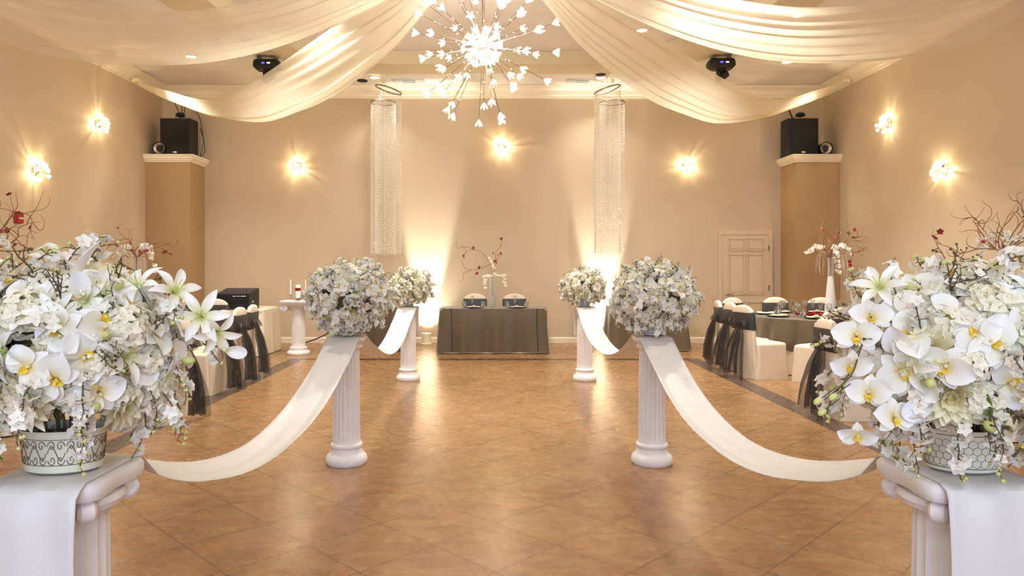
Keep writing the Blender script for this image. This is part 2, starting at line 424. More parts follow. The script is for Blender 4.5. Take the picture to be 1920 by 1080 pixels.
# ------------------------------------------------------------------ ceiling fixtures
dl = thing('recessed_downlight', '', 'ceiling light')
m = MB(); m.lathe([(.075, 0), (.105, -.012), (.115, 0), (.115, .02), (.08, .02)], 28, cap=False); m.obj('trim_ring', M_trim, dl)
m = MB(); m.lathe([(.0005, .004), (.05, .002), (.078, .006)], 24, cap=False); m.obj('lamp', M_lamp, dl)
dlabels = ['recessed downlight glowing through the far left ceiling drape', 'recessed downlight glowing through the far right ceiling drape',
  'large bright downlight glowing through the near right ceiling drape', 'bright downlight glowing through the near left ceiling drape',
  'recessed downlight above the near right drape close to the hub', 'recessed downlight ahead of the near left drape', 'recessed downlight ahead of the near right drape',
  'small lit downlight in the tan soffit left of the chandelier', 'small lit downlight behind the far right drape beside the crystal column',
  'lit downlight at the left ceiling above the black speaker', 'lit downlight at the right ceiling above the black speaker']
for i, (x, y, p) in enumerate(DOWN):
    z = CEIL-.02 if abs(x) > 3.6 or y > 12.3 else 5.085
    if i == 7: z = CEIL-.025
    place(dl, i == 0, (x, y, z-.003), 0, dlabels[i], 'recessed ceiling downlights')
# dark unlit speakers flush in the ceiling
mb0 = MB(); mb0.lathe([(.001, -.004), (.085, -.004), (.095, 0), (.095, .015)], 24, cap=False)
dk = mb0.mesh('ceiling_speaker', M_grille)
for (x, y, l) in ((-2.4, 13.15, 'small round black opening in the white ceiling left of the crystal column'), (1.92, 12.7, 'round black opening in the tan soffit above the right crystal column'),
                  (-3.72, 10.75, 'round black opening in the ceiling above the left moving head light')):
    tag(put('ceiling_speaker', dk, loc=(x, y, CEIL-.018)), l, 'ceiling speaker', 'round black ceiling openings')
# vent panels
for sx, l in ((-1, 'grey square ceiling panel left of the chandelier beyond the tan soffit'), (1, 'grey square ceiling panel right of the chandelier beyond the tan soffit')):
    v = thing('ceiling_panel', l, 'ceiling vent', (sx*1.55 if sx < 0 else 1.65, 13.2, CEIL-.004), 0, 'grey ceiling panels')
    m = MB(); m.box((0, 0, 0), (.6, .32, .01)); m.obj('panel_face', mat('panel_grey', (196, 196, 186), .8), v, smooth=False)
    m = MB()
    for s in (-1, 1): m.box((0, s*.06, -.008), (.22, .008, .008)); m.box((s*.11, 0, -.008), (.008, .12, .008))
    m.obj('grille_frame', M_grey, v, smooth=False)
# sprinklers and smoke detector
sp = thing('fire_sprinkler', '', 'sprinkler', (0, 0, 0))
m = MB(); m.lathe([(.03, 0), (.03, -.01), (.012, -.015), (.012, -.05), (.006, -.055), (.006, -.09)], 14); m.obj('sprinkler_body', M_grey, sp)
m = MB(); m.lathe([(.001, -.088), (.035, -.09), (.035, -.096), (.001, -.098)], 14); m.obj('deflector', M_grey, sp)
place(sp, True, (-4.1, 10.7, CEIL-.001), 0, 'small metal fire sprinkler left of the left moving head light', 'fire sprinklers')
place(sp, False, (4.15, 11.2, CEIL-.001), 0, 'small metal fire sprinkler right of the right moving head light', 'fire sprinklers')
# moving head stage lights
mh = thing('moving_head_light', '', 'stage light')
m = MB(); m.loops([rrect(.38, .26, .05, -.02), rrect(.42, .30, .06, -.06), rrect(.42, .30, .06, -.13), rrect(.34, .24, .06, -.17)]); m.obj('base_unit', M_black, mh)
for q in (-.13, .13): m = MB(); m.box((q, 0, .018), (.03, .2, .08)); m.obj('mounting_foot', M_grey, mh, smooth=False)
m = MB()
m.box((-.03, -.152, -.09), (.05, .006, .026), 0); m.obj('blue_display', M_ledb, mh, smooth=False)
m = MB(); m.box((.06, -.152, -.09), (.05, .006, .02), 0); m.obj('white_display', M_ledw, mh, smooth=False)
m = MB(); m.box((0, 0, -.19), (.12, .1, .05)); m.box((-.055, 0, -.25), (.02, .09, .14)); m.box((.055, 0, -.25), (.02, .09, .14)); m.obj('yoke', M_black, mh, smooth=False)
m = MB(); m.lathe([(.03, -.1), (.06, -.08), (.065, .02), (.07, .1), (.062, .11), (.05, .105), (.001, .1)], 18, mx=Matrix.Translation((.01, 0, -.29)) @ Matrix.Rotation(.9, 4, 'Y')); m.obj('lamp_head', M_black, mh)
place(mh, True, (-3.67, 11.65, CEIL-.06), 0, 'black moving head stage light under the ceiling at left, blue display lit')
place(mh, False, (3.7, 11.6, CEIL-.06), 0, 'black moving head stage light under the ceiling at right, blue display lit')

# ------------------------------------------------------------------ speakers on the pillar ledges
def corner_kit(sx, side):
    zt = 3.475
    t = thing('loudspeaker', 'black loudspeaker standing on the %s corner pillar ledge' % side, 'speaker', (sx*5.79 if sx < 0 else 5.66, 13.2, zt), 0, 'loudspeakers on the corner pillars')
    m = MB(); m.loops([rrect(.56, .36, .03, 0), rrect(.56, .36, .03, .68)]); m.obj('cabinet', M_black, t)
    m = MB(); m.loops([[(x, -.181, z) for x, z in ((-.26, .03), (.26, .03), (.26, .66), (-.26, .66))], [(x, -.192, z) for x, z in ((-.25, .04), (.25, .04), (.25, .65), (-.25, .65))]]); m.obj('grille', M_grille, t, smooth=False)
    m = MB(); m.sphere((0, -.194, .06), (.045, .006, .02)); m.obj('oval_badge', M_chrome, t)
    px = sx*6.07 if sx < 0 else 6.06
    t2 = thing('par_can', 'round chrome stage lamp beside the %s loudspeaker' % side, 'stage light', (px, 13.06, zt), 0, 'chrome lamps on the pillar ledges')
    rx = Matrix.Translation((0, 0, .13)) @ Matrix.Rotation(PI/2, 4, 'X')
    m = MB(); m.lathe([(.07, -.2), (.1, -.15), (.115, .05), (.12, .08), (.108, .08), (.09, .04)], 24, mx=rx); m.obj('can', M_black, t2)
    m = MB(); m.lathe([(.001, .02), (.03, .035), (.045, .03), (.08, .05), (.108, .07)], 24, cap=False, mx=rx); m.obj('reflector', M_chrome, t2)
    m = MB(); m.box((0, -.02, .012), (.2, .06, .024)); m.box((-.118, .0, .07), (.008, .04, .14)); m.box((.118, 0, .07), (.008, .04, .14)); m.obj('bracket', M_black, t2, smooth=False)
    t3 = thing('small_stage_lamp', 'small black stage lamp on top of the %s loudspeaker' % side, 'stage light', (t.location.x+(.02), 13.2, zt+.68), 0, 'lamps on top of the loudspeakers')
    m = MB(); m.sphere((0, 0, .1), (.085, .08, .045), 16, 10); m.obj('lamp_head', M_black, t3)
    m = MB(); m.tube([(-.085, 0, 0), (-.088, 0, .09)], .006); m.tube([(.085, 0, 0), (.088, 0, .09)], .006); m.box((0, 0, .006), (.18, .04, .012)); m.obj('bracket', M_grey, t3)
    x0 = t.location.x
    runs = []
    if sx < 0:
        for pts in ([(-5.85, 13.42, 4.16), (-5.95, 13.5, 4.4), (-6.1, 13.55, 4.7)], [(-5.8, 13.4, 4.16), (-5.82, 13.5, 4.45), (-5.83, 13.55, 4.7)], [(-5.84, 13.4, 4.16), (-5.87, 13.5, 4.45), (-5.88, 13.55, 4.7)],
                    [(-5.66, 13.42, 4.6), (-5.5, 13.45, 4.2), (-5.42, 13.4, 3.8), (-5.47, 13.35, 3.49)], [(-5.49, 13.4, 4.05), (-5.43, 13.42, 3.85), (-5.39, 13.38, 3.6), (-5.43, 13.3, 3.488)]):
            runs.append((pts, .007))
    else:
        runs = [([(5.66, 13.42, 4.16), (5.6, 13.5, 4.4), (5.58, 13.55, 4.62)], .014), ([(5.93, 13.37, 4.0), (5.98, 13.42, 3.95), (5.96, 13.42, 3.85), (5.95, 13.4, 3.8)], .01)]
    for k, (pts, rr_) in enumerate(runs):
        w = 'rising from the back' if pts[-1][2] > 4.5 else 'looping down beside'
        m = MB(); m.tube(pts, rr_); tag(m.obj('speaker_cable', M_black), 'thin black cable %s of the %s loudspeaker' % (w, side), 'cable', 'cables %s of the %s loudspeaker' % (w, side))
corner_kit(-1, 'left'); corner_kit(1, 'right')
# fire alarm pull station on left wall
t = thing('fire_alarm', 'small red fire alarm box on the left wall', 'fire alarm', (-ROOM_X, 9.45, 2.1))
m = MB(); m.loops([[(0.002, y, z) for y, z in ((-.07, -.08), (.07, -.08), (.07, .08), (-.07, .08))], [(.05, y, z) for y, z in ((-.06, -.07), (.06, -.07), (.06, .07), (-.06, .07))]]); m.obj('alarm_box', M_alarm, t, smooth=False)
m = MB(); m.box((.055, 0, -.01), (.012, .08, .02)); m.obj('pull_handle', M_trim, t, smooth=False)

# ------------------------------------------------------------------ crystal sconces
def floret(m, mx, n=5, L=.045, r=.011, mi=0):
    for k in range(n):
        a = 2*PI*k/n; tilt = .5 if n > 1 else 0
        q = mx @ Matrix.Rotation(a, 4, 'Z') @ Matrix.Rotation(tilt, 4, 'X')
        m.lathe([(r*.3, 0), (r*.9, L*.5), (r, L*.85), (r*.4, L)], 6, mi, True, q)
def sconce_proto():
    t = thing('crystal_sconce', '', 'wall light')
    m = MB(); m.lathe([(.0, 0), (.055, 0), (.055, .008), (.02, .018), (.0, .02)], 20); m.obj('backplate', M_chrome, t)
    rr = random.Random(3)
    for k in range(14):
        th = rr.uniform(.2, 1.35); ph = k*2.4
        d = Vector((math.sin(th)*math.cos(ph), math.sin(th)*math.sin(ph), math.cos(th))); L = rr.uniform(.075, .12)
        m = MB(); m.tube([Vector((0, 0, .015)), d*L+Vector((0, 0, .015))], .0025, 5)
        a = m.obj('arm', M_chrome, t)
        m = MB(); q = Matrix.Translation(d*L+Vector((0, 0, .015))) @ d.to_track_quat('Z', 'Y').to_matrix().to_4x4()
        floret(m, q, 4, .035, .009); m.obj('glass_flower', M_bulb2, a)
    return t
sc = sconce_proto()
SC = [((-3.725, BACK, 3.36), (0, -1, 0), 'crystal sconce on the back wall left of the crystal column'),
      ((.17, BACK, 3.72), (0, -1, 0), 'crystal sconce on the back wall behind the chandelier'),
      ((3.68, BACK, 3.36), (0, -1, 0), 'crystal sconce on the back wall above the white door'),
      ((-ROOM_X, 11.37, 3.72), (1, 0, 0), 'crystal sconce on the left wall, the farther and higher one'),
      ((-ROOM_X, 9.82, 2.78), (1, 0, 0), 'crystal sconce on the left wall, the nearer and lower one'),
      ((ROOM_X, 11.34, 3.73), (-1, 0, 0), 'crystal sconce on the right wall, the farther and higher one'),
      ((ROOM_X, 9.94, 2.80), (-1, 0, 0), 'crystal sconce on the right wall, the nearer and lower one')]
for i, (p, n, l) in enumerate(SC):
    o = place(sc, i == 0, p, 0, l, 'crystal wall sconces'); o.rotation_euler = aim(n, i*.7); o.scale = (1.35,)*3
    q = Vector(p)+Vector(n)*.045
    light('POINT', 'sconce_glow', q, 27, (1, .84, .58), .008)

# ------------------------------------------------------------------ chandelier
CH = Vector((-.106, 7.5, 3.76))
t = thing('chandelier', 'large starburst chandelier with many lit glass flowers hanging from the ceiling', 'chandelier', CH)
m = MB(); m.sphere((0, 0, 0), .075, 20, 14); m.obj('hub', M_chrome, t)
m = MB(); m.tube([(0, 0, .05), (0, 0, 1.3)], .008); m.obj('suspension_rod', M_rod, t)
m = MB(); m.lathe([(.001, 1.27), (.05, 1.275), (.07, 1.3), (.07, 1.325)], 24, cap=False); m.obj('ceiling_canopy', M_chrome, t)
rr = random.Random(11)
N1 = 62
for k in range(N1):
    z = 1-2*(k+.5)/N1; a = k*2.39996+rr.uniform(-.25, .25); q = math.sqrt(1-z*z)
    d = Vector((q*math.cos(a), q*math.sin(a), z)); L = rr.choice((.5, .6, .68, .74, .76))+rr.uniform(-.03, .03)
    if d.z > .93: continue
    m = MB(); m.tube([d*.06, d*L], .0032, 5)
    for s in (.42, .62, .8):        # faceted beads threaded on the rod
        if rr.random() < .5: m.sphere(d*(L*s), .006, 6, 4, 1)
    arm = m.obj('long_arm', [M_rod, M_bulb], t)
    m = MB(); floret(m, Matrix.Translation(d*L) @ d.to_track_quat('Z', 'Y').to_matrix().to_4x4(), 5, .082, .0085); m.obj('glass_flower', M_bulb, arm)
N2 = 38
for k in range(N2):
    z = 1-2*(k+.5)/N2; a = k*2.39996+.7; q = math.sqrt(1-z*z); d = Vector((q*math.cos(a), q*math.sin(a), z)); L = rr.uniform(.13, .17)
    m = MB(); m.tube([d*.06, d*L], .004, 5); arm = m.obj('short_arm', M_rod, t)
    m = MB(); floret(m, Matrix.Translation(d*L) @ d.to_track_quat('Z', 'Y').to_matrix().to_4x4(), 4, .075, .0085); m.obj('glass_flower', M_bulb3, arm)
for k in range(6):
    d = (Vector((1, 0, 0)), Vector((-1, 0, 0)), Vector((0, 1, 0)), Vector((0, -1, 0)), Vector((0, 0, 1)), Vector((0, 0, -1)))[k]
    light('POINT', 'chandelier_glow', CH+d*.125, 80, (1, .98, .88), .02)

# ------------------------------------------------------------------ ceiling drapes
def spline(tab, t):
    for i in range(len(tab)-1):
        if t <= tab[i+1][0] or i == len(tab)-2:
            t0, v0 = tab[i]; t1, v1 = tab[i+1]
            tm, vm = tab[max(i-1, 0)]; tp, vp = tab[min(i+2, len(tab)-1)]
            h = t1-t0; u = (t-t0)/h
            m0 = (v1-vm)/(t1-tm)*h if t1 > tm else 0; m1 = (vp-v0)/(tp-t0)*h if tp > t0 else 0
            return (2*u**3-3*u*u+1)*v0+(u**3-2*u*u+u)*m0+(-2*u**3+3*u*u)*v1+(u**3-u*u)*m1
ZL = [(0, 5.03), (.1, 4.69), (.2, 4.19), (.35, 3.74), (.45, 3.61), (.55, 3.56), (.7, 3.78), (.8, 4.03), (.9, 4.30), (1, 4.64)]
ZU = [(0, 5.06), (.1, 4.93), (.19, 4.76), (.32, 4.56), (.43, 4.33), (.55, 4.11), (.63, 4.03), (.72, 4.08), (.85, 4.36), (1, 4.70)]
ZLn = [(0, 5.03), (.1, 4.72), (.2, 4.34), (.3, 4.02), (.4, 3.78), (.5, 3.64), (.6, 3.60), (.7, 3.63), (.8, 3.76), (.9, 4.12), (1, 4.64)]
ZUn = [(0, 5.06), (.1, 4.95), (.2, 4.78), (.35, 4.42), (.5, 4.2), (.6, 4.17), (.7, 4.22), (.8, 4.34), (.9, 4.5), (1, 4.70)]
HUB = Vector((-.05, 8.0, 0))
def drape(label, end, zl, zu, seed, sp=.42):
    end = Vector(end); d = (end-HUB); d.z = 0; dn = d.normalized(); side = Vector((-dn.y, dn.x, 0))
    if side.y < 0: side = -side          # far side
    rs = random.Random(seed); ph = [rs.uniform(0, 6.28) for _ in range(8)]
    def f(t, s):
        env = math.sin(PI*min(1, max(0, t)))**.6; w = .05+sp*env; lat = .28
        # s=0 lower (near) edge, s=1 upper (far) edge
        p = HUB+d*t
        p += side*((.5-s)*2*w*lat)
        z0, z1 = spline(zl, t), spline(zu, t)
        z = z0+(z1-z0)*s - .04*env*math.sin(PI*s)
        fold = sum(math.sin(ph[k]+s*(9+7*k)*(1+.12*math.sin(3*t+ph[k]))+t*(1.5-k*.8))*(.022/(1+.35*k)) for k in range(6))
        fold *= (.25+.75*env)
        nrm = Vector((0, -.75, .65))
        q = Vector((p.x, p.y, z))+nrm*fold
        q.x = max(-ROOM_X+.13, min(ROOM_X-.13, q.x)); return tuple(q)
    m = MB(); m.grid(f, 72, 110)
    t = thing('ceiling_drape', label, 'drape', (0, 0, 0), 0, 'white voile ceiling drapes')
    m.obj('voile_panel', M_drape, t)
    m = MB(); m.box((end.x-(.07 if end.x > 0 else -.07), end.y, 4.67), (.12, .12, .06)); m.obj('wall_tie', M_trim, t, smooth=False)
    return t
drape('sheer white drape from hub to far end of left wall', (-6.24, 12.4, 0), ZL, ZU, 1)
drape('sheer white drape from hub to far end of right wall', (6.20, 12.45, 0), ZL, ZU, 2)
drape('wide sheer white drape crossing the near left of the ceiling', (-6.24, 7.2, 0), ZLn, ZUn, 3, .40)
drape('wide sheer white drape crossing the near right of the ceiling', (6.24, 7.2, 0), ZLn, ZUn, 4, .40)
t = thing('drape_hub', 'round ring gathering the ceiling drapes above the chandelier', 'drape ring', (HUB.x, HUB.y, 5.02))
m = MB(); m.tube([(.22*math.cos(2*PI*i/24), .22*math.sin(2*PI*i/24), 0) for i in range(25)], .014); m.obj('ring', M_chrome, t)
m = MB()
for k in range(3): a = k*2.1; m.tube([(.22*math.cos(a), .22*math.sin(a), 0), (.22*math.cos(a), .22*math.sin(a), .065)], .004)
m.obj('hanger', M_chrome, t)

# ------------------------------------------------------------------ hanging crystal columns
def strands(r, L, n, seed):
    m = MB(); rs = random.Random(seed)
    for k in range(n):
        a = 2*PI*k/n; x, y = r*math.cos(a), r*math.sin(a); z = -.03-rs.uniform(0, .03); L2 = L+rs.uniform(-.03, .02)
        m.tube([(x, y, 0), (x, y, -L2)], .0016, 3, 1)
        while z > -L2:
            s = rs.uniform(.006, .008); ro = rs.uniform(0, 3)
            v = [(x, y, z+s*1.3)]+[(x+s*math.cos(ro+i*PI/2), y+s*math.sin(ro+i*PI/2), z) for i in range(4)]+[(x, y, z-s*1.3)]
            m.add(v, [(0, 1, 2), (0, 2, 3), (0, 3, 4), (0, 4, 1), (5, 2, 1), (5, 3, 2), (5, 4, 3), (5, 1, 4)], 0)
            z -= rs.uniform(.03, .055)
    return m
M_bead = mat('bead_crystal', (250, 244, 232), .12, .0, var=.1, scale=90, spec=1.0)
M_thread = mat('bead_thread', (225, 212, 190), .5)
meshS = {}
for (x, y, zt, lab, tilt, dens) in ((-1.84, 12.6, 4.57, 'hanging crystal bead column at left, the nearer and higher of the two', .07, 40), (-2.01, 13.12, 4.46, 'hanging crystal bead column at left, the lower one close to the wall', 0, 56),
                              (2.02, 12.6, 4.57, 'hanging crystal bead column at right, the nearer and higher of the two', -.07, 56), (2.19, 13.12, 4.46, 'hanging crystal bead column at right, the lower one close to the wall', 0, 40)):
    t = thing('crystal_column', lab, 'crystal curtain', (x, y, zt), 0, 'hanging crystal bead columns')
    m = MB(); m.tube([(.225*math.cos(2*PI*i/36), .225*math.sin(2*PI*i/36), tilt*math.cos(2*PI*i/36)*-1) for i in range(37)], .013); m.obj('ring', M_rod, t)
    m = MB()
    for k in range(3): a = k*2.094+.4; m.tube([(.225*math.cos(a), .225*math.sin(a), -tilt*math.cos(a)), (0, 0, CEIL-zt-.02)], .0025, 4)
    m.lathe([(.001, CEIL-zt-.06), (.03, CEIL-zt-.04), (.045, CEIL-zt-.003)], 12, cap=False)
    m.obj('hanging_wire', M_soffit, t)
    if dens not in meshS: meshS[dens] = strands(.225, 1, dens, dens).mesh('bead_strands', [M_bead, M_thread], False) if False else None
    L = zt-1.67
    o = strands(.225, L, dens, dens).obj('bead_strands', [M_bead, M_thread], t, smooth=False); o['kind'] = 'stuff'

# ------------------------------------------------------------------ columns of the aisle
def flute(nf, depth, z0, z1):
    def f(a, z):
        if z0 < z < z1: return 1-depth*(abs(math.sin(a*nf/2))**.7)
        return 1
    return f
def shaft_mb(h0, h1, r0, r1, nf=20):
    m = MB(); N = nf*6; n = 14; prof = [(r0, h0), (r0, h0+.015)]+[(r0+(r1-r0)*i/n, h0+.02+(h1-h0-.04)*i/n) for i in range(n+1)]+[(r1, h1-.015), (r1, h1)]
    m.lathe(prof, N, 0, True, None, flute(nf, .06, h0+.019, h1-.019)); return m
def aisle_column(x, y, label, big, hh=.935):
    t = thing('pedestal_column', label, 'column', (x, y, 0), 0, 'white fluted pedestal columns along the aisle')
    m = MB(); m.lathe([(.14, 0), (.150, .012), (.152, .035), (.146, .06), (.128, .075), (.118, .085), (.112, .105), (.108, .118), (.116, .125), (.118, .14), (.112, .152), (.1, .158)], 48); m.obj('base', M_plaster, t)
    shaft_mb(.155, hh-.085, .101, .094).obj('shaft', M_plaster, t, angle=1.2)
    m = MB()
    if big:
        m.lathe([(.1, hh-.095), (.125, hh-.088), (.132, hh-.072), (.125, hh-.058), (.1, hh-.052)], 40)
        # concave sided slab with rounded corners
        L = []
        for z, g in ((hh-.055, -.03), (hh-.045, -.006), (hh-.03, .0), (hh-.012, .0), (hh-.003, -.006), (hh, -.014)):
            l = []
            for i in range(64):
                a = 2*PI*i/64; c, s = math.cos(a), math.sin(a); n = 5
                r = (abs(c)**n+abs(s)**n)**(-1/n)*(.140+g); r *= 1-.05*math.cos(4*a)*1.0; l.append((r*c, r*s, z))
            L.append(l)
        m.loops(L)
        for sx in (-1, 1):
            for sy in (-1, 1):
                q = Matrix.Translation((sx*.098, sy*.098, hh-.075)) @ Matrix.Rotation(math.atan2(sy, sx), 4, 'Z') @ Matrix.Rotation(PI/2, 4, 'X')
                m.lathe([(.001, -.02), (.018, -.022), (.028, -.014), (.028, .014), (.018, .022), (.001, .02)], 18, mx=q)
    else:
        m.lathe([(.094, hh-.09), (.112, hh-.08), (.116, hh-.066), (.106, hh-.056), (.118, hh-.045), (.138, hh-.03), (.142, hh-.012), (.138, hh-.002), (.12, hh)], 48)
    m.obj('capital', M_plaster, t)
    return t
XL, XR = -1.08, 1.175
YN, YM, YF = 1.82, 5.28, 9.13
aisle_column(XL, YN, 'white fluted column at the near left of the aisle, cut by the frame', True)
aisle_column(XR, YN, 'white fluted column at the near right of the aisle, cut by the frame', True)
aisle_column(XL, YM, 'white fluted column halfway down the left side of the aisle', False)
aisle_column(XR, YM, 'white fluted column halfway down the right side of the aisle', False)
aisle_column(XL, YF, 'white fluted column at the far left end of the aisle', False)
aisle_column(XR, YF, 'white fluted column at the far right end of the aisle', False)
# satin runner looped over the three columns of each side
def runner(x, label, sgn):
    H = .9395; path = []
    def seg(pts): path.extend(pts)
    yf = YN-.150
    for i in range(14): path.append((yf-.012-.006*math.sin(i*.7), .02+(H-.05)*i/13))
    path += [(yf-.004, H-.012), (yf+.02, H)]
    path += [(YN+dy, H) for dy in (-.08, 0, .08, .11)]
    def swag(y0, y1, sag, n=34):
        for i in range(n+1):
            u = i/n; s = (1-(2*u-1)**2); path.append((y0+(y1-y0)*u, H-.003-sag*s+.0*u))
    path += [(YN+.135, H-.004)]
    swag(YN+.145, YM-.142, .372)
    path += [(YM-.12, H+.001), (YM, H+.002), (YM+.12, H+.001)]
    swag(YM+.142, YF-.142, .36)
    path += [(YF-.12, H+.001), (YF, H+.002), (YF+.12, H+.001), (YF+.147, H-.01)]
    path += [(YF+.157, H-.05-.35*i/8) for i in range(9)]
    def onseg(y):
        return min(1, max(0, min(abs(y-YN)-.17, abs(y-YM)-.16, abs(y-YF)-.16)/.5))
    n = len(path)-1
    def f(u, v):
        i = min(n, int(round(u*n))); y, z = path[i]; s = (v-.5)*2
        k = onseg(y) if y > YN else 0
        w = .118*(1-.06*k)
        if i < 15: w = .115+.004*math.sin(i*.5); 
        roll = max(0, min(1, (y-YN-.13)/.12))*max(0, min(1, (3.5-y)/1.2))
        zz = z+k*(.022*s*s+.004*math.sin(s*7+y*2))+sgn*s*.042*roll+roll*.008*math.cos(s*3); yy = y
        if i < 14: yy = y-.006*math.sin(s*5+i*.2)
        return (x+s*w+k*.012*math.sin(y*1.3), yy, zz)
    m = MB(); m.grid(f, n, 14)
    o = tag(m.obj('aisle_runner', M_runner), label, 'fabric swag', 'white fabric swags along the aisle')
    md = o.modifiers.new('thick', 'SOLIDIFY'); md.thickness = .0025; md.offset = 1
    return o
runner(XL, 'white satin swag draped over the three columns left of the aisle', -1)
runner(XR, 'white satin swag draped over the three columns right of the aisle', 1)

# ------------------------------------------------------------------ flowers: shared bloom meshes
def petal(m, L, Wd, lift=.2, curl=.0, cup=.15, az=0, base=.004, tilt=0, p=.75, q=.8, nu=6, nv=4, mi=0, wav=0, z0=0, yaw=0):
    """one petal growing along +X of azimuth az; lift raises it, curl bends the tip back"""
    def f(u, v):
        s = (v-.5)*2; w = Wd/2*math.sin(PI*min(1, (u*.97+.02))**p)**q
        ang = lift+curl*u
        # integrate the arc
        x = 0; z = 0; n = 5
        for i in range(n):
            a = lift+curl*u*(i+.5)/n; x += L*u/n*math.cos(a); z += L*u/n*math.sin(a)
        z += cup*w*s*s+wav*Wd*math.sin(s*3+u*5)*u
        return (base+x, s*w, z+z0)
    mx = Matrix.Rotation(az, 4, 'Z')
    m.grid(f, nu, nv, mi, mx)
def orchid(seed):
    rs = random.Random(seed); m = MB(); j = lambda a: rs.uniform(-a, a)
    for az in (PI/2, PI*7/6+.1, PI*11/6-.1): petal(m, .048, .034, .25+j(.15), -.5, .2, az+j(.1), p=.85, q=.7)
    for az in (.18, PI-.18): petal(m, .056, .062, .3+j(.1), -.45+j(.2), .25, az, p=.62, q=.55, nv=6, wav=.03, z0=.002)
    for az in (-PI/2-.5, -PI/2+.5): petal(m, .016, .012, 1.0, -.4, .4, az, mi=1, nu=4)
    petal(m, .022, .014, .7, -1.0, .5, -PI/2, mi=1, nu=4)
    m.sphere((0, .004, .008), (.005, .005, .009), 6, 5, 0)
    return m.mesh('orchid_bloom', [P_orchid, M_yell])
def mum(seed, D=.075):
    rs = random.Random(seed); m = MB()
    for layer, (n, L, lift) in enumerate(((16, D, .05), (15, D*.92, .35), (13, D*.8, .65), (11, D*.62, .95), (8, D*.42, 1.25))):
        for k in range(n):
            petal(m, L*rs.uniform(.9, 1.05), L*.38, lift+rs.uniform(-.12, .12), .35, .7, 2*PI*k/n+layer*.3+rs.uniform(-.08, .08), p=.9, q=.6, nu=4, nv=2)
    m.sphere((0, 0, .004), (.02, .02, .012), 8, 5)
    return m.mesh('chrysanthemum_bloom', P_mum)
def hydrangea(seed, Rr=.052, n=34, fl=.019):
    rs = random.Random(seed); m = MB()
    for k in range(n):
        z = 1-1.15*(k+.5)/n; a = k*2.4; q = math.sqrt(max(0, 1-z*z)); d = Vector((q*math.cos(a), q*math.sin(a), z))
        mx = Matrix.Translation(d*Rr*rs.uniform(.85, 1.08)) @ d.to_track_quat('Z', 'Y').to_matrix().to_4x4() @ Matrix.Rotation(rs.uniform(0, 3), 4, 'Z')
        s = MB()
        for i in range(5): petal(s, fl*rs.uniform(.9, 1.1), fl*.86, .3+rs.uniform(-.2, .3), -.5, .35, i*2*PI/5, p=.62, q=.5, nu=4, nv=3, base=.001)
        m.add(s.v, s.f, 0, mx)
    m.sphere((0, 0, 0), (Rr*.75,)*3, 8, 6, 1)
    return m.mesh('hydrangea_cluster', [P_hyd, M_dry])
def lily(seed, L=.075):
    rs = random.Random(seed); m = MB()
    for k in range(6): petal(m, L*(1 if k % 2 else .92), L*.34, .75+rs.uniform(-.1, .1), -1.1+rs.uniform(-.25, .2), .5, k*PI/3, p=.95, q=.85, nu=7, nv=3)
    for k in range(5):
        a = k*1.26; m.tube([(0, 0, 0), (.008*math.cos(a), .008*math.sin(a), .03), (.014*math.cos(a), .014*math.sin(a), .045)], .0011, 4, 1)
    return m.mesh('lily_bloom', [P_lily, M_lime])
def calla(seed):
    m = MB()
    def f(u, v):
        a = v*2*PI*1.08; r = .006+.034*u**1.6*(1+.35*math.cos(a)); z = .012+.1*u+.05*u*u*math.cos(a)
        return (r*math.cos(a)+.02*u*u, r*math.sin(a), z)
    m.grid(f, 9, 18, 0)
    m.tube([(0, 0, 0), (0, 0, .03), (.003, 0, .085)], lambda t: .0055*(1-.4*t), 8, 1)
    m.tube([(0, 0, .016), (0, 0, -.05)], .005, 6, 2)
    return m.mesh('calla_lily', [P_calla, M_yell, M_stem])
def blossom(m, mx, s=.017, n=5, mi=0):
    q = MB()
    for i in range(n): petal(q, s, s*.85, .4, -.4, .35, i*2*PI/n, p=.62, q=.5, nu=4, nv=2, base=.001)
    m.add(q.v, q.f, mi, mx)
def spray(seed, L=.2, n=16, droop=1.6, fs=.016):
    """arching stem set with small blossoms; starts along +Z and droops towards +X"""
    rs = random.Random(seed); m = MB(); p = Vector((0, 0, 0)); a = 0; pts = [p.copy()]; N = 14
    for i in range(N):
        a += droop/N*(1+rs.uniform(-.5, .5)); p = p+Vector((math.sin(a), rs.uniform(-.2, .2), math.cos(a)))*(L/N); pts.append(p.copy())
    m.tube(pts, lambda t: .0026*(1-.6*t), 5, 1)
    for k in range(n):
        t = .22+.78*(k+.5)/n; i = min(N-1, int(t*N)); q = pts[i].lerp(pts[i+1], t*N-i)
        d = Vector((rs.uniform(-1, 1), rs.uniform(-1, 1), rs.uniform(-.6, 1))).normalized(); e = q+d*rs.uniform(.008, .022)
        m.tube([q, e], .0011, 3, 1)
        if k > n-4: m.sphere(e, .0048, 6, 5, 2)
        else: blossom(m, Matrix.Translation(e) @ d.to_track_quat('Z', 'Y').to_matrix().to_4x4(), fs*rs.uniform(.8, 1.15))
    return m.mesh('blossom_spray', [P_blos, M_stem, M_lime])
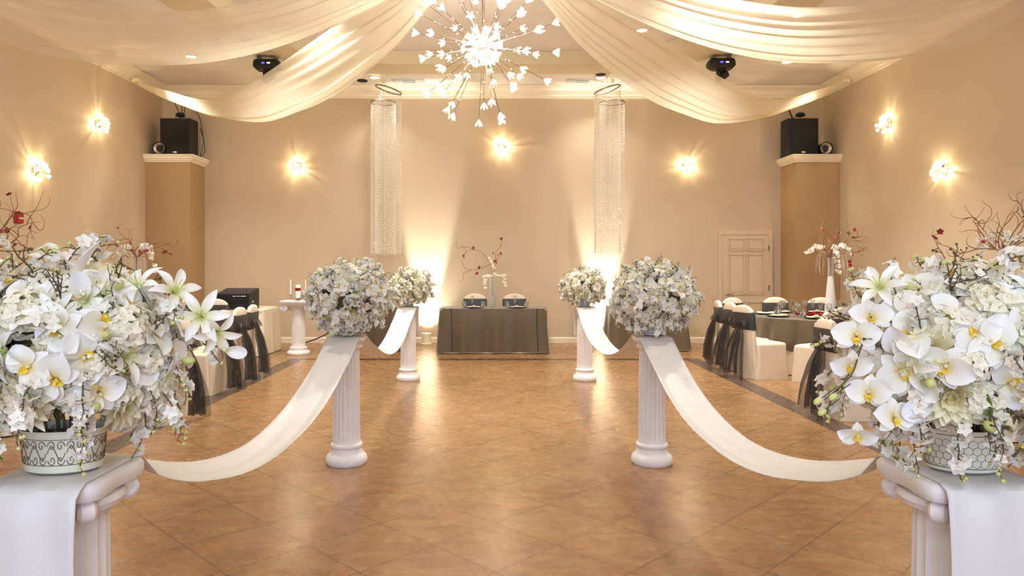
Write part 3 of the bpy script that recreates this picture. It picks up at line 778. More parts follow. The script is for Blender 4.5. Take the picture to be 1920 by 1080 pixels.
def twig(seed, L=.16):
    rs = random.Random(seed); m = MB()
    def br(p, d, L, r, dep):
        pts = [p]; 
        for i in range(6):
            d = (d+Vector((rs.uniform(-.35, .35),)*1+(rs.uniform(-.35, .35), rs.uniform(-.2, .3)))).normalized(); pts.append(pts[-1]+d*L/6)
        m.tube(pts, lambda t: r*(1-.55*t), 5, 0)
        for q in pts[1:]:
            if rs.random() < .7:
                e = q+Vector((rs.uniform(-1, 1), rs.uniform(-1, 1), rs.uniform(-.5, 1))).normalized()*.012; m.tube([q, e], .0012, 3, 0); m.sphere(e, rs.uniform(.002, .004), 5, 4, 0)
        if dep:
            for q in pts[2:5]: br(q, (d+Vector((rs.uniform(-1, 1), rs.uniform(-1, 1), rs.uniform(-.3, .5)))).normalized(), L*.5, r*.6, dep-1)
    br(Vector((0, 0, 0)), Vector((0, 0, 1)), L, .0028, 1)
    return m.mesh('twig', [M_stem])
def leaf(seed):
    m = MB(); petal(m, .075, .036, .5, -.8, .35, 0, p=.8, q=.8, nu=8, nv=4); return m.mesh('leaf', [M_leaf])
def bud(seed):
    m = MB(); m.sphere((0, 0, .02), (.011, .011, .017), 10, 8, 0); m.tube([(0, 0, 0), (0, 0, -.06)], .002, 5, 1); return m.mesh('bud', [M_lime, M_stem])
ORC = [orchid(i) for i in range(5)]; MUM = [mum(i) for i in range(3)]; HYD = [hydrangea(i) for i in range(3)]
LIL = [lily(i) for i in range(3)]; CAL = [calla(0)]; SPR = [spray(i) for i in range(6)]; TWI = [twig(i) for i in range(5)]
LEA = [leaf(0)]; BUD = [bud(0)]
SPRM = [spray(20+i, .16, 22, 1.3, .019) for i in range(5)]
def part(par, name, meshes, pos, d, sc=1, roll=None, rs=R):
    return put(name, rs.choice(meshes), par, pos, aim(d, rs.uniform(0, 6.28) if roll is None else roll), sc)
def shell_pts(n, rs):
    off = rs.random()*6
    out = []
    for k in range(n):
        z = 1-2*(k+.5)/n; a = k*2.39996+off; q = math.sqrt(1-z*z); out.append(Vector((q*math.cos(a), q*math.sin(a), z)))
    rs.shuffle(out); return out
def bouquet(loc, rad, counts, label, seed, base_z, sprays=SPR, scale=1.0, low=-.75, fol=900):
    """loc: centre of the flower mass; base_z: rim height of its pot, both in world units"""
    rs = random.Random(seed); t = thing('flower_arrangement', label, 'flowers', (loc[0], loc[1], base_z), 0, 'white flower arrangements on the aisle columns')
    c = Vector((0, 0, loc[2]-base_z)); E = lambda d, k=1: c+Vector((d.x*rad[0], d.y*rad[1], d.z*rad[2]))*k
    # inner mass of dry foliage and stems
    m = MB()
    for i in range(fol):
        d = Vector((rs.gauss(0, 1), rs.gauss(0, 1), rs.gauss(0, 1))).normalized()
        if d.z < -.8: continue
        p = E(d, rs.uniform(.45, .80)); s = MB(); petal(s, rs.uniform(.03, .06)*scale, .014*scale, rs.uniform(-.3, .6), -.5, .3, 0, nu=3, nv=2)
        m.add(s.v, s.f, 0 if rs.random() < .78 else 1, Matrix.Translation(p) @ (d+Vector((rs.uniform(-.8, .8), rs.uniform(-.8, .8), rs.uniform(-.8, .8)))).to_track_quat('X', 'Z').to_matrix().to_4x4())
    m.sphere(tuple(c), tuple(r*.5 for r in rad), 16, 10, 0)
    o = m.obj('inner_foliage', [M_dry, M_leaf], t); o['kind'] = 'stuff'
    m = MB()
    for i in range(12):
        a = i*.53; m.tube([(.025*math.cos(a), .025*math.sin(a), -.05), (.03*math.cos(a), .03*math.sin(a), .02), tuple(E(Vector((math.cos(a)*.3, math.sin(a)*.3, -.2))))], .003, 5)
    m.obj('stems', M_stem, t)
    kinds = [('hydrangea_cluster', HYD, .84, 1.0), ('chrysanthemum_bloom', MUM, .86, 1.0), ('orchid_bloom', ORC, .97, 1.0), ('lily_bloom', LIL, .92, 1.0),
             ('calla_lily', CAL, .88, .62), ('twig', TWI, .66, 1.0), ('blossom_spray', sprays, .70, 1.0), ('leaf', LEA, .85, 1.0), ('bud', BUD, 1.02, 1.0)]
    for (nm, ms, k, s0), n in zip(kinds, counts):
        for d in shell_pts(n, rs):
            d = (d+Vector((rs.uniform(-.15, .15), rs.uniform(-.15, .15), rs.uniform(-.15, .15)))).normalized()
            if nm in ('lily_bloom', 'calla_lily', 'orchid_bloom', 'twig') and d.z < -.35: d.z = -d.z*.8; d.normalize()
            if d.z < low: d.z = low*.6; d.normalize()
            kk = k*rs.uniform(.93, 1.06); n2 = (d+Vector((rs.uniform(-.35, .35), rs.uniform(-.35, .35), rs.uniform(-.3, .3)))).normalized()
            if nm == 'blossom_spray':
                if d.z < .25:     # trailing sprays hang down over the rim
                    o = part(t, nm, ms, E(d, .74), n2, s0*scale*rs.uniform(.85, 1.15), 0, rs)
                    # roll so that the droop (+X) points downwards
                    z = n2; x = (Vector((0, 0, -1))-z*Vector((0, 0, -1)).dot(z)); x = x.normalized() if x.length > .01 else Vector((1, 0, 0)); y = z.cross(x)
                    o.rotation_euler = Matrix((x, y, z)).transposed().to_euler(); continue
            part(t, nm, ms, E(d, kk), n2, s0*scale*rs.uniform(.82, 1.18), None, rs)
    return t, rs
def world_part(t, name, meshes, p, d, sc=1, roll=0):
    return part(t, name, meshes, Vector(p)-t.location, d, sc, roll)
def stem_curve(t, pts, r=.0028, mats=M_stem, name='stem'):
    P = []
    pts = [Vector(p)-t.location for p in pts]
    for i in range(len(pts)-1):
        a, b = pts[i], pts[i+1]; pa = pts[max(0, i-1)]; pb = pts[min(len(pts)-1, i+2)]
        for k in range(6):
            u = k/6; P.append(.5*((2*a)+(b-pa)*u+(2*pa-5*a+4*b-pb)*u*u+(3*a-pa-3*b+pb)*u**3))
    P.append(pts[-1]); m = MB(); m.tube(P, lambda q: r*(1-.5*q), 6); return m.obj(name, mats, t)
# pots
def pot_round(x, y, z, r0, r1, h, label, mt, ribs=0, oval=1, patt=None):
    t = thing('flower_pot', label, 'pot', (x, y, z), 0, 'pots on the aisle columns')
    prof = [(r0*.9, 0), (r0, .004)]
    n = 20
    for i in range(n+1):
        u = i/n; prof.append((r0+(r1-r0)*u+(.0016*math.sin(u*PI*2*ribs) if ribs else 0), .006+(h-.012)*u))
    prof += [(r1+.005, h-.004), (r1+.005, h), (r1-.003, h), (r1-.006, h-.02)]
    m = MB(); m.lathe(prof, 48, cap=False, mx=Matrix.Diagonal((1, oval, 1, 1)))
    m.lathe([(.0005, .003), (r0*.9, .003)], 48, cap=False, mx=Matrix.Diagonal((1, oval, 1, 1)))
    m.obj('pot_body', mt, t)
    m = MB(); m.lathe([(.0005, h-.018), (r1-.008, h-.02)], 32, cap=False, mx=Matrix.Diagonal((1, oval, 1, 1))); m.obj('moss', M_leaf, t)
    if patt:
        m = MB()
        def on(u, v, off=.0008):       # u: angle, v: height
            rr_ = r0+(r1-r0)*(v/h)+off; return (rr_*math.cos(u), rr_*math.sin(u)*oval, v)
        if patt == 'scroll':
            for zz in (.022, h-.02): m.tube([on(2*PI*i/60, zz) for i in range(61)], .0009, 4)
            for k in range(14):
                u0 = k*2*PI/14; c0 = h*.5
                for s in (-1, 1):
                    for q in (-1, 1):
                        m.tube([on(u0+s*(.10+.10*(1-i/16)*math.cos(i*.5)), c0+q*(.0175+.013*(1-i/20)*math.sin(i*.5))) for i in range(15)], .0011, 4)
                m.tube([on(u0+.22*(i/12-.5)*2*.95, c0+.018*math.sin(i/12*2*PI)) for i in range(13)], .0011, 4)
        else:
            s = .0105; rows = int((h-.035)/(s*1.5)); per = int(2*PI*r0/(s*1.732))
            for rw in range(rows):
                for k in range(per):
                    u0 = 2*PI*(k+.5*(rw % 2))/per; v0 = .025+rw*s*1.5
                    m.tube([on(u0+2*PI/per/1.732*math.cos(PI/2+i*PI/3), v0+s*math.sin(PI/2+i*PI/3)) for i in range(7)], .0006, 3)
            for zz in (.012, h-.012): m.tube([on(2*PI*i/60, zz) for i in range(61)], .001, 4)
        m.obj('embossed_pattern', M_scroll, t)
    return t
ZT = .9445
pot_round(XL, YN-.02, ZT, .092, .102, .105, 'cream oval pot embossed with scrolls on the near left column', M_pot, oval=.72, patt='scroll')
pot_round(XR+.01, YN-.02, ZT, .088, .100, .105, 'cream oval pot with honeycomb pattern on the near right column', M_pot, oval=.72, patt='hex')
pot_round(XL, YM, ZT, .066, .078, .13, 'ribbed pale metal pot on the middle left column', M_potg, ribs=7)
pot_round(XR, YM, ZT, .066, .078, .13, 'ribbed pale metal pot on the middle right column', M_potg, ribs=7)
pot_round(XL, YF, ZT, .064, .074, .12, 'ribbed pale metal pot on the far left column', M_potg, ribs=7)
pot_round(XR, YF, ZT, .064, .074, .12, 'ribbed pale metal pot on the far right column', M_potg, ribs=7)
#            hyd mum orc lil cal twi spr leaf bud
tL, _ = bouquet((XL+.005, YN, 1.225), (.265, .235, .215), (46, 34, 96, 20, 4, 16, 54, 12, 16), 'large white orchid arrangement at the near left with a drooping lily stem', 21, ZT+.1, low=-.5)
tR, _ = bouquet((XR+.03, YN, 1.215), (.300, .235, .215), (50, 22, 98, 28, 4, 16, 54, 10, 20), 'large white orchid arrangement at the near right, cut by the frame', 22, ZT+.1, low=-.5)
# lily stem arching out of the near left arrangement
stem_curve(tL, [(-.92, 1.80, 1.36), (-.86, 1.80, 1.40), (-.80, 1.81, 1.385), (-.745, 1.82, 1.33), (-.705, 1.83, 1.27), (-.69, 1.83, 1.215)])
for p, d, s in (((-.875, 1.77, 1.395), (-.2, -.6, .7), 1.0), ((-.80, 1.79, 1.385), (.7, -.5, .5), 1.0), ((-.735, 1.80, 1.325), (.3, -.9, .1), 1.05), ((-.70, 1.81, 1.285), (.5, -.6, -.4), .9)):
    world_part(tL, 'lily_bloom', LIL, p, d, s)
world_part(tL, 'calla_lily', CAL, (-.70, 1.82, 1.245), (.9, -.3, -.25), .42)
world_part(tL, 'calla_lily', CAL, (-.985, 1.68, 1.385), (.05, -.1, 1), .8)
world_part(tL, 'calla_lily', CAL, (-1.17, 1.55, 1.08), (-.6, -.4, -.3), .7)
# orchid stem arching out to the left of the near right arrangement
stem_curve(tR, [(.98, 1.72, 1.30), (.92, 1.70, 1.33), (.875, 1.69, 1.27), (.845, 1.68, 1.20), (.80, 1.67, 1.16), (.77, 1.66, 1.14)])
for p, d, s in (((.90, 1.70, 1.33), (-.3, -.9, .5), .85), ((.865, 1.70, 1.285), (-.5, -1, .2), .95), ((.85, 1.70, 1.215), (-.1, -1, -.4), .85), ((.89, 1.69, 1.15), (-.6, -.8, .2), .9), ((.862, 1.69, 1.05), (-.3, -.9, -.5), .75), ((.93, 1.66, 1.10), (.2, -1, .3), .95)):
    world_part(tR, 'orchid_bloom', ORC, p, d, s)
for p in ((.765, 1.66, 1.145), (.775, 1.66, 1.12), (.80, 1.66, 1.155)): world_part(tR, 'bud', BUD, p, (-.8, -.2, -.5), .7)
world_part(tR, 'calla_lily', CAL, (1.17, 1.58, 1.05), (.3, -.5, .8), .6)
world_part(tR, 'lily_bloom', LIL, (.90, 1.66, 1.40), (-.5, -.6, .5), .9)
mid = (34, 12, 80, 16, 1, 26, 96, 6, 12)
bouquet((XL+.02, YM, 1.235), (.285, .25, .22), mid, 'white orchid arrangement on the middle left column', 31, ZT+.125, SPRM, 1.0, -.8, 800)
bouquet((XR+.02, YM, 1.225), (.30, .25, .21), (44, 20, 46, 16, 0, 26, 96, 6, 12), 'white blossom arrangement on the middle right column', 32, ZT+.125, SPRM, 1.0, -.8, 800)
bouquet((XL+.03, YF, 1.205), (.26, .23, .175), (36, 12, 26, 10, 0, 26, 84, 6, 12), 'smaller white blossom arrangement on the far left column', 33, ZT+.115, SPRM, 1.0, -.7, 700)
bouquet((XR-.02, YF, 1.205), (.27, .23, .175), (36, 12, 26, 10, 0, 26, 84, 6, 12), 'smaller white blossom arrangement on the far right column', 34, ZT+.115, SPRM, 1.0, -.7, 700)

# ------------------------------------------------------------------ candle column
t = thing('candle_pedestal', 'white ionic pedestal column carrying the unity candles', 'column', (-3.22, 11.85, 0))
m = MB(); m.lathe([(.18, 0), (.188, .015), (.188, .04), (.17, .06), (.15, .07), (.145, .09), (.15, .1), (.145, .12), (.12, .135)], 48); m.obj('base', M_plaster, t)
shaft_mb(.13, .76, .11, .102).obj('shaft', M_plaster, t, angle=1.2)
m = MB(); m.loops([rrect(.40, .36, .04, .80), rrect(.46, .42, .05, .83), rrect(.52, .46, .05, .85), rrect(.54, .48, .05, .87), rrect(.54, .48, .05, .885), rrect(.5, .44, .05, .89)])
m.lathe([(.1, .75), (.13, .77), (.15, .80), (.15, .83)], 32)
m.obj('capital', M_plaster, t)
for sx in (-1, 1):
    for sy in (-1, 1):
        m = MB(); q = Matrix.Translation((sx*.2, sy*.14, .775)) @ Matrix.Rotation(PI/2, 4, 'X')
        m.lathe([(.001, -.05), (.05, -.052), (.066, -.04), (.062, -.02), (.062, .02), (.066, .04), (.05, .052), (.001, .05)], 26, mx=q)
        m.tube([(sx*.2+.05*(1-i/22)*math.cos(i*.6), sy*.14-.055, .775+.05*(1-i/22)*math.sin(i*.6)) for i in range(20)], .005, 5)
        m.obj('volute', M_plaster, t)
z = .89
h = thing('candle_holder', 'low metal candelabrum on top of the ionic pedestal', 'candle holder', (-3.22, 11.82, z))
m = MB(); m.lathe([(.001, 0), (.06, 0), (.06, .008), (.02, .014), (.02, .028), (.05, .034), (.05, .04), (.001, .04)], 24); m.obj('centre_cup', M_rod, h)
m = MB()
for s in (-1, 1): m.tube([(0, 0, .02), (s*.06, 0, .045), (s*.1, 0, .03), (s*.124, 0, .06), (s*.124, 0, .085)], .005); m.lathe([(.001, .075), (.02, .08), (.016, .1), (.011, .1)], 12, mx=Matrix.Translation((s*.124, 0, 0)))
m.obj('side_arm', M_rod, h)
c = thing('pillar_candle', 'thick white pillar candle tied with a maroon ribbon', 'candle', (-3.22, 11.82, z+.042))
m = MB(); m.lathe([(.001, 0), (.04, 0), (.04, .215), (.036, .22), (.012, .215), (.001, .213)], 24); m.obj('wax', M_wax, c)
m = MB(); m.lathe([(.042, .12), (.043, .125), (.043, .165), (.042, .17)], 24, cap=False)
for s in (-1, 1): m.sphere((s*.022, -.05, .145), (.022, .01, .017), 10, 6)
m.sphere((0, -.054, .145), (.009, .009, .011), 8, 6); m.obj('ribbon', M_ribbon, c)
m = MB(); m.tube([(0, 0, .21), (0, 0, .235)], .002, 4); m.obj('wick', M_black, c)
for s, w in ((-1, 'left'), (1, 'right')):
    c = thing('taper_candle', 'slim white taper candle %s of the pillar candle' % w, 'candle', (-3.22+s*.124, 11.82, z+.088), 0, 'taper candles')
    m = MB(); m.lathe([(.001, 0), (.0115, 0), (.009, .255), (.003, .265)], 12); m.obj('wax', M_wax, c)
    m = MB(); m.tube([(0, 0, .262), (0, 0, .28)], .0016, 4); m.obj('wick', M_black, c)

# ------------------------------------------------------------------ uplights
for x, w in ((-1.24, 'left'), (2.07, 'right')):
    t = thing('floor_uplight', 'small white floor uplight against the back wall at %s' % w, 'uplight', (x, 13.36, 0), 0, 'floor uplights')
    m = MB(); m.lathe([(.001, 0), (.1, 0), (.1, .02), (.085, .03), (.085, .2), (.092, .205), (.08, .205), (.075, .15)], 24, cap=False); m.obj('can', M_trim, t)
    m = MB(); m.lathe([(.001, .19), (.078, .19)], 24, cap=False); m.obj('lamp', M_lamp, t)
    t.children[1].data.materials[0] = M_lamp

# ------------------------------------------------------------------ chairs
def chair_proto():
    t = thing('banquet_chair', '', 'chair')
    # seat cover with skirt to the floor
    m = MB(); L = []
    rs = random.Random(5); n = 10
    lv = [(0, .50, .50), (.04, .498, .495), (.12, .49, .485), (.22, .48, .475), (.32, .468, .465), (.39, .462, .46), (.425, .462, .46), (.445, .455, .452), (.458, .43, .43), (.465, .38, .38), (.468, .2, .2)]
    for z, w, d in lv:
        l = rrect(w, d, .05 if z < .46 else .06, z, n)
        k = max(0, 1-z/.42)
        l = [(x*(1+.014*k*math.sin(i*1.9+z*14)), y*(1+.014*k*math.sin(i*2.3+z*11)), zz) for i, (x, y, zz) in enumerate(l)]
        L.append(l)
    m.loops(L); m.obj('seat_cover', M_cover, t)
    m = MB(); L = []
    for z in [0, .1, .2, .3, .4, .5, .6, .7, .78, .83]+[.83+.12*math.sin(a*PI/16) for a in range(1, 9)]:
        if z <= .83: w = .425+.05*max(0, .45-z)
        else: w = .425*math.sqrt(max(.004, 1-((z-.83)/.121)**2))
        th = .055+(.03*(1-z/.5) if z < .5 else 0)
        if z > .93: th *= .75
        L.append([(x, y, z) for x, y, _ in rrect(w, th, th*.45, z, 4, 0, -.215-.075*z/.95)])
    m.loops(L); m.obj('back_cover', M_cover, t)
    m = MB(); L = []
    for z, g in ((.60, .012), (.66, .018), (.74, .016), (.82, .018), (.865, .012)):
        w = (.425 if z <= .83 else .425*math.sqrt(1-((z-.83)/.121)**2))+g
        L.append([(x, y, z-.03*math.cos(x/.22*PI/2)*(1 if y > -.215-.075*z/.95 else 1.6)*(z > .7)+.03*(z < .65)) for x, y, _ in rrect(w, .055+g, .028, z, 5, 0, -.215-.075*z/.95)])
    m.loops(L, cap=False); m.obj('sash_band', M_sashb, t)
    # bow: knot, two loops, two long tails
    m = MB(); yb = -.315
    m.sphere((0, yb, .72), (.035, .028, .032), 10, 8)
    for s in (-1, 1):
        m.grid(lambda u, v: (s*(.02+.13*math.sin(PI*u*.5)*(1))*1.0*(1 if u < 2 else 1), yb-.012-.05*math.sin(PI*v)*u, .72+(v-.5)*.12*math.sin(PI*min(1, u*.9))-.06*u*u), 8, 8)
    bow = m.obj('sash_bow', M_sash, t)
    for s in (-1, 1):
        m = MB(); q = random.Random(8+s)
        def f(u, v, s=s):
            w = .06+.15*min(1, u*1.5)
            return (s*(.03+.07*u)+(v-.5)*w, yb-.02-.10*math.sin(u*1.7)-.045*math.sin(v*11+u*2+s*1.5)*min(1, u*3+.2), .70-.62*u-.04*u*v*(s+1.5))
        m.grid(f, 18, 20); m.obj('sash_tail', M_sash, t)
    return t
ch = chair_proto(); first = [True]
def chair(x, y, face, label, group='covered banquet chairs'):
    """x, y: centre of the seat; face: direction the sitter looks, radians from +X"""
    o = place(ch, first[0], (x, y, 0), face-PI/2, label, group); first[0] = False; return o
def toward(x, y, cx, cy): return math.atan2(cy-y, cx-x)
TR, TRN, TL, TLN = (4.62, 10.2), (4.8, 6.75), (-4.75, 9.7), (-4.8, 6.75)
for x, y, a, l in (
    (3.55, 9.45, .30, 'ivory covered chair with black sash tails, nearest at the left of the far right table'),
    (3.60, 10.0, .10, 'ivory covered chair just behind the nearest one left of the far right table'),
    (3.62, 10.55, -.12, 'ivory covered chair farthest of the three left of the far right table'),
    (4.02, 11.36, -1.1, 'ivory covered chair behind the far right table in front of the door'),
    (4.66, 11.50, -PI/2, 'ivory covered chair behind the middle of the far right table'),
    (5.24, 11.40, -2.0, 'ivory covered chair behind the far right table beside the tall vase'),
    (4.12, 9.0, 2.15, 'ivory covered chair in front of the far right table, seat turned left'),
    (4.02, 7.90, -1.05, 'ivory covered chair between the two right tables, its back to the far table'),
    (3.52, 6.95, .05, 'ivory covered chair left of the near right table, mostly behind the flowers')):
    chair(x, y, a, l)
for x, y, a, l in (
    (-3.40, 8.28, PI-.10, 'ivory covered chair with its seat in full view, nearest left of the aisle'),
    (-3.42, 8.85, PI-.02, 'middle one of the three ivory covered chairs left of the aisle'),
    (-3.46, 9.43, PI+.06, 'farthest of the three ivory covered chairs left of the aisle by the music table'),
    (-4.36, 10.85, -PI/2-.15, 'ivory covered chair behind the far left table beside the music table'),
    (-4.92, 10.95, -PI/2, 'ivory covered chair behind the far left table, partly behind the flowers'),
    (-3.22, 6.75, PI, 'ivory covered chair right of the near left table behind the flowers')):
    chair(x, y, a, l)
chair(-.33, 12.98, -PI/2, 'ivory covered chair behind the head table left of its vase')
chair(.40, 12.98, -PI/2, 'ivory covered chair behind the head table right of its vase')

# ------------------------------------------------------------------ tables
def round_table(cx, cy, where, rot=0.6, RT=.9):
    t = thing('round_table', 'round banquet table under dark cloth, %s' % where, 'table', (cx, cy, 0), 0, 'round banquet tables')
    m = MB(); m.lathe([(.001, .715), (RT-.01, .715), (RT-.01, .74), (.001, .74)], 48); m.obj('tabletop', M_linen, t)
    m = MB(); m.lathe([(.25, 0), (.25, .03), (.05, .06), (.05, .715)], 20); m.obj('pedestal', M_grey, t)
    def under(u, v):
        a = v*2*PI
        if u < .3: r = RT*u/.3; return (r*math.cos(a), r*math.sin(a), .745)
        k = (u-.3)/.7; r = RT+.006+.03*min(1, k*8)*.3+k*.05*(1+math.sin(a*17)*.8+.4*math.sin(a*29)); return (r*math.cos(a), r*math.sin(a), .745-.735*k)
    m = MB(); m.grid(under, 16, 168)
    tag(m.obj('tablecloth', M_linen, loc=(cx, cy, 0)), 'ivory floor length tablecloth on the %s' % where, 'tablecloth', 'ivory round tablecloths')
    a0 = 1.27
    def over(u, v):
        a = v*2*PI; b = a-rot; Lc = a0/max(abs(math.cos(b)), abs(math.sin(b)))
        drop = min(.67, Lc-RT)
        if u < .35: r = (RT+.012)*u/.35; return (r*math.cos(a), r*math.sin(a), .750)
        k = (u-.35)/.65; s = k*drop
        r = RT+.014+.052*min(1, s*3)+min(1, s*2.2)*(.032*math.sin(a*15+1)+.02*math.sin(a*31)); return (r*math.cos(a), r*math.sin(a), .750-s-.004*k)
    m = MB(); m.grid(over, 22, 200)
    o = tag(m.obj('table_overlay', M_overlay, loc=(cx, cy, 0)), 'dark grey organza overlay on the %s' % where, 'tablecloth', 'grey organza overlays')
    m = MB(); pts = []
    for i in range(9):
        k = i/8; a = -1.98+.42*k; q = RT+.03+.085*min(1, k*2); pts.append((q*math.cos(a), q*math.sin(a), .752-.5*k))
    m.tube(pts, .007, 5); m.obj('seam', M_hem, o)
    return t
round_table(*TR, 'far right table', .52); round_table(*TRN, 'near right table', .3); round_table(*TL, 'far left table', .3); round_table(*TLN, 'near left table', .3)
def rect_table(x0, x1, y0, y1, where, dark=True, name='head table', dropz=.02, seams=()):
    cx, cy, w, d = (x0+x1)/2, (y0+y1)/2, x1-x0, y1-y0
    t = thing('banquet_table', 'rectangular banquet table under cloth, %s' % where, 'table', (cx, cy, 0))
    m = MB(); m.box((0, 0, .73), (w-.02, d-.02, .025)); m.obj('tabletop', M_linen, t, smooth=False)
    for sx in (-1, 1):
        for sy in (-1, 1):
            m = MB(); m.tube([(sx*(w/2-.12), sy*(d/2-.1), 0), (sx*(w/2-.12), sy*(d/2-.1), .72)], .016, 8); m.obj('leg', M_grey, t)
    def cloth(g, zt, zb, fl, seed, mt, nm, lab, corner=.12):
        m = MB(); L = []; n = 160; rs = random.Random(seed); ph = [rs.uniform(0, 6) for _ in range(4)]
        W2, D2 = w/2+g, d/2+g
        def pt(i, k):
            a = 2*PI*i/n; c, s = math.cos(a), math.sin(a); e = 12; r = (abs(c/W2)**e+abs(s/D2)**e)**(-1/e)
            x, y = r*c, r*s
            if k > 0:
                per = x*1.0+y*1.3; rip = (math.sin(per*11+ph[0])*.7+math.sin(per*23+ph[1])*.5)
                cn = min(abs(x)/W2, abs(y)/D2)**6
                f = 1+0; off = k*(fl+fl*.7*rip+corner*cn); nx, ny = (x/W2)**5, (y/D2)**5; q = math.hypot(nx, ny) or 1
                x += nx/q*off; y += ny/q*off
            return x, y
        for sc_ in (.0, .5, .9, 1): L.append([(pt(i, 0)[0]*max(sc_, .001), pt(i, 0)[1]*max(sc_, .001), zt) for i in range(n)])
        K = 14
        for j in range(1, K+1):
            k = j/K; L.append([(*pt(i, k**.8), zt-.004-(zt-zb-.004)*k) for i in range(n)])
        m.loops(L, cap=False); o = tag(m.obj(nm, mt, loc=(cx, cy, 0)), lab, 'tablecloth'); return o
    cloth(.004, .745, .01, .018, 1, M_linen, 'tablecloth', 'ivory tablecloth reaching the floor on the %s' % name, .05)
    if dark:
        o = cloth(.014, .750, dropz, .036, 2, M_overlay, 'table_overlay', 'dark grey organza overlay on the %s' % name, .10)
        for sx in seams:
            m = MB(); m.tube([(sx, -d/2+.02, .754), (sx, -d/2-.022, .748), (sx+.004, -d/2-.05, .6), (sx+.01, -d/2-.062, .35), (sx+.018, -d/2-.074, .05)], .006, 5); m.obj('seam', M_hem, o)
    return t
rect_table(-.88, .90, 11.9, 12.62, 'centred before the back wall', True, 'head table', .03, (-.70, .72))
rect_table(-2.5, -1.55, 12.3, 12.98, 'behind the far left column', True, 'side table behind the far left column')
rect_table(2.05, 3.32, 12.25, 12.95, 'behind the middle right column', True, 'side table behind the middle right column', .03, (-.1, .2))
rect_table(-5.0, -3.72, 11.5, 12.5, 'music table beside the candle pedestal', False, 'music table')
# rack case with mixer
t = thing('mixer_rack', 'black equipment rack with slanted mixer standing on the music table', 'audio rack', (-4.22, 11.85, .747))
m = MB(); m.loops([[(x, y, z) for y, z in ((-.22, 0), (.26, 0), (.26, .34), (-.22, .255))] for x in (-.29, .26)]); m.obj('case', M_black, t, smooth=False)
m = MB()
for k in range(5): m.box((-.015, -.226, .03+k*.047), (.46, .012, .038))
m.obj('rack_units', M_grille, t, smooth=False)
m = MB()
for k in range(12): 
    if k not in (3, 6): m.box((.0+k*.018, -.233, .222), (.011, .003, .007))
m.obj('lettering_lights', M_ledw, t, smooth=False)
m = MB()
for i in range(10):
    for j in range(6):
        m.lathe([(.008, 0), (.006, .018), (.001, .019)], 7, mx=Matrix.Translation((-.25+i*.052, -.17+j*.075, .268+j*.0133)))
m.obj('knobs', M_grey, t)
m = MB()
for x in (-.30, .27): m.box((x, -.1, .13), (.015, .1, .03))
m.obj('side_handle', M_chrome, t, smooth=False)
m = MB(); m.box((0, 0, .006), (.34, .24, .012)); m.box((.0, 0, .016), (.33, .23, .008)); tag(m.obj('paper_stack', M_linen, loc=(-3.93+.03, 12.25, .747), smooth=False), 'pale stack of papers on the music table beside the rack', 'papers')
m = MB(); m.tube([(-3.62, 12.9, .02), (-3.45, 13.1, .05), (-3.3, 13.3, .1), (-3.15, 13.5, .17), (-3.1, 13.56, .22)], .012); tag(m.obj('power_cable', M_black), 'black cable rising from floor to wall behind candle pedestal', 'cable')

# ------------------------------------------------------------------ table ware
def wine():
    t = thing('wine_glass', '', 'glass')
    m = MB(); m.lathe([(.012, .10), (.034, .125), (.038, .155), (.031, .20)], 16, cap=False); m.obj('bowl', M_glass, t)
    m = MB(); m.lathe([(.034, 0), (.03, .003), (.005, .008), (.0035, .05), (.004, .1), (.013, .103)], 16, cap=False); m.obj('stem', M_glass, t); return t
def flute_():
    t = thing('champagne_flute', '', 'glass')
    m = MB(); m.lathe([(.004, .075), (.016, .10), (.024, .15), (.03, .21)], 16, cap=False); m.obj('bowl', M_glass, t)
    m = MB(); m.lathe([(.032, 0), (.028, .003), (.005, .008), (.0035, .05), (.004, .078)], 16, cap=False); m.obj('stem', M_glass, t); return t
tumm = MB(); tumm.lathe([(.001, .006), (.03, .006), (.03, 0), (.034, .0), (.040, .105), (.038, .105), (.031, .012)], 16, cap=False); TUM = tumm.mesh('tumbler', M_glass)
def plate():
    t = thing('place_setting', '', 'plate')
    m = MB(); m.lathe([(.001, 0), (.1, 0), (.16, .012), (.16, .016), (.1, .006), (.001, .005)], 32); m.obj('charger', M_plate, t)
    m = MB(); m.lathe([(.001, .008), (.08, .008), (.12, .02), (.12, .024), (.08, .013), (.001, .012)], 32); m.obj('dinner_plate', M_china, t)
    m = MB(); m.grid(lambda u, v: ((u-.5)*.24, (v-.5)*.12*(1-.5*u), .022+.014*math.sin(PI*v)+.006*math.sin(u*9)), 8, 6); m.obj('napkin', M_napkin, t); return t
W0, F0, P0 = wine(), flute_(), plate(); used = {}
def setg(src, x, y, z, lab, g, rz=0):
    f = src.name not in used; used[src.name] = 1
    return place(src, f, (x, y, z), rz, lab, g)
def tumb(x, y, z, lab, g): return tag(put('tumbler', TUM, None, (x, y, z)), lab, 'glass', g)
ZR = .7525
def settings(cx, cy, angs, where, hi=()):
    for k, a in enumerate(angs):
        ca, sa = math.cos(a), math.sin(a); side = 'near' if sa < -.35 else ('far' if sa > .35 else ('left' if ca < 0 else 'right'))
        g = 'table settings on the %s' % where
        l = 'on the %s, %s side' % (where, side)
        setg(P0, cx+.68*ca, cy+.68*sa, ZR, 'black charger with plate and gold napkin '+l, 'plates '+l, a)
        setg(W0, cx+.50*math.cos(a+.33), cy+.50*math.sin(a+.33), ZR, 'clear wine glass '+l, 'wine glasses '+l)
        setg(F0, cx+.46*math.cos(a+.12), cy+.46*math.sin(a+.12), ZR, 'clear champagne flute '+l, 'flutes '+l)
        tumb(cx+.56*math.cos(a+.5), cy+.56*math.sin(a+.5), ZR, 'clear water tumbler '+l, 'tumblers '+l)
settings(*TR, [PI*2*k/8+.35 for k in range(8)], 'far right table')
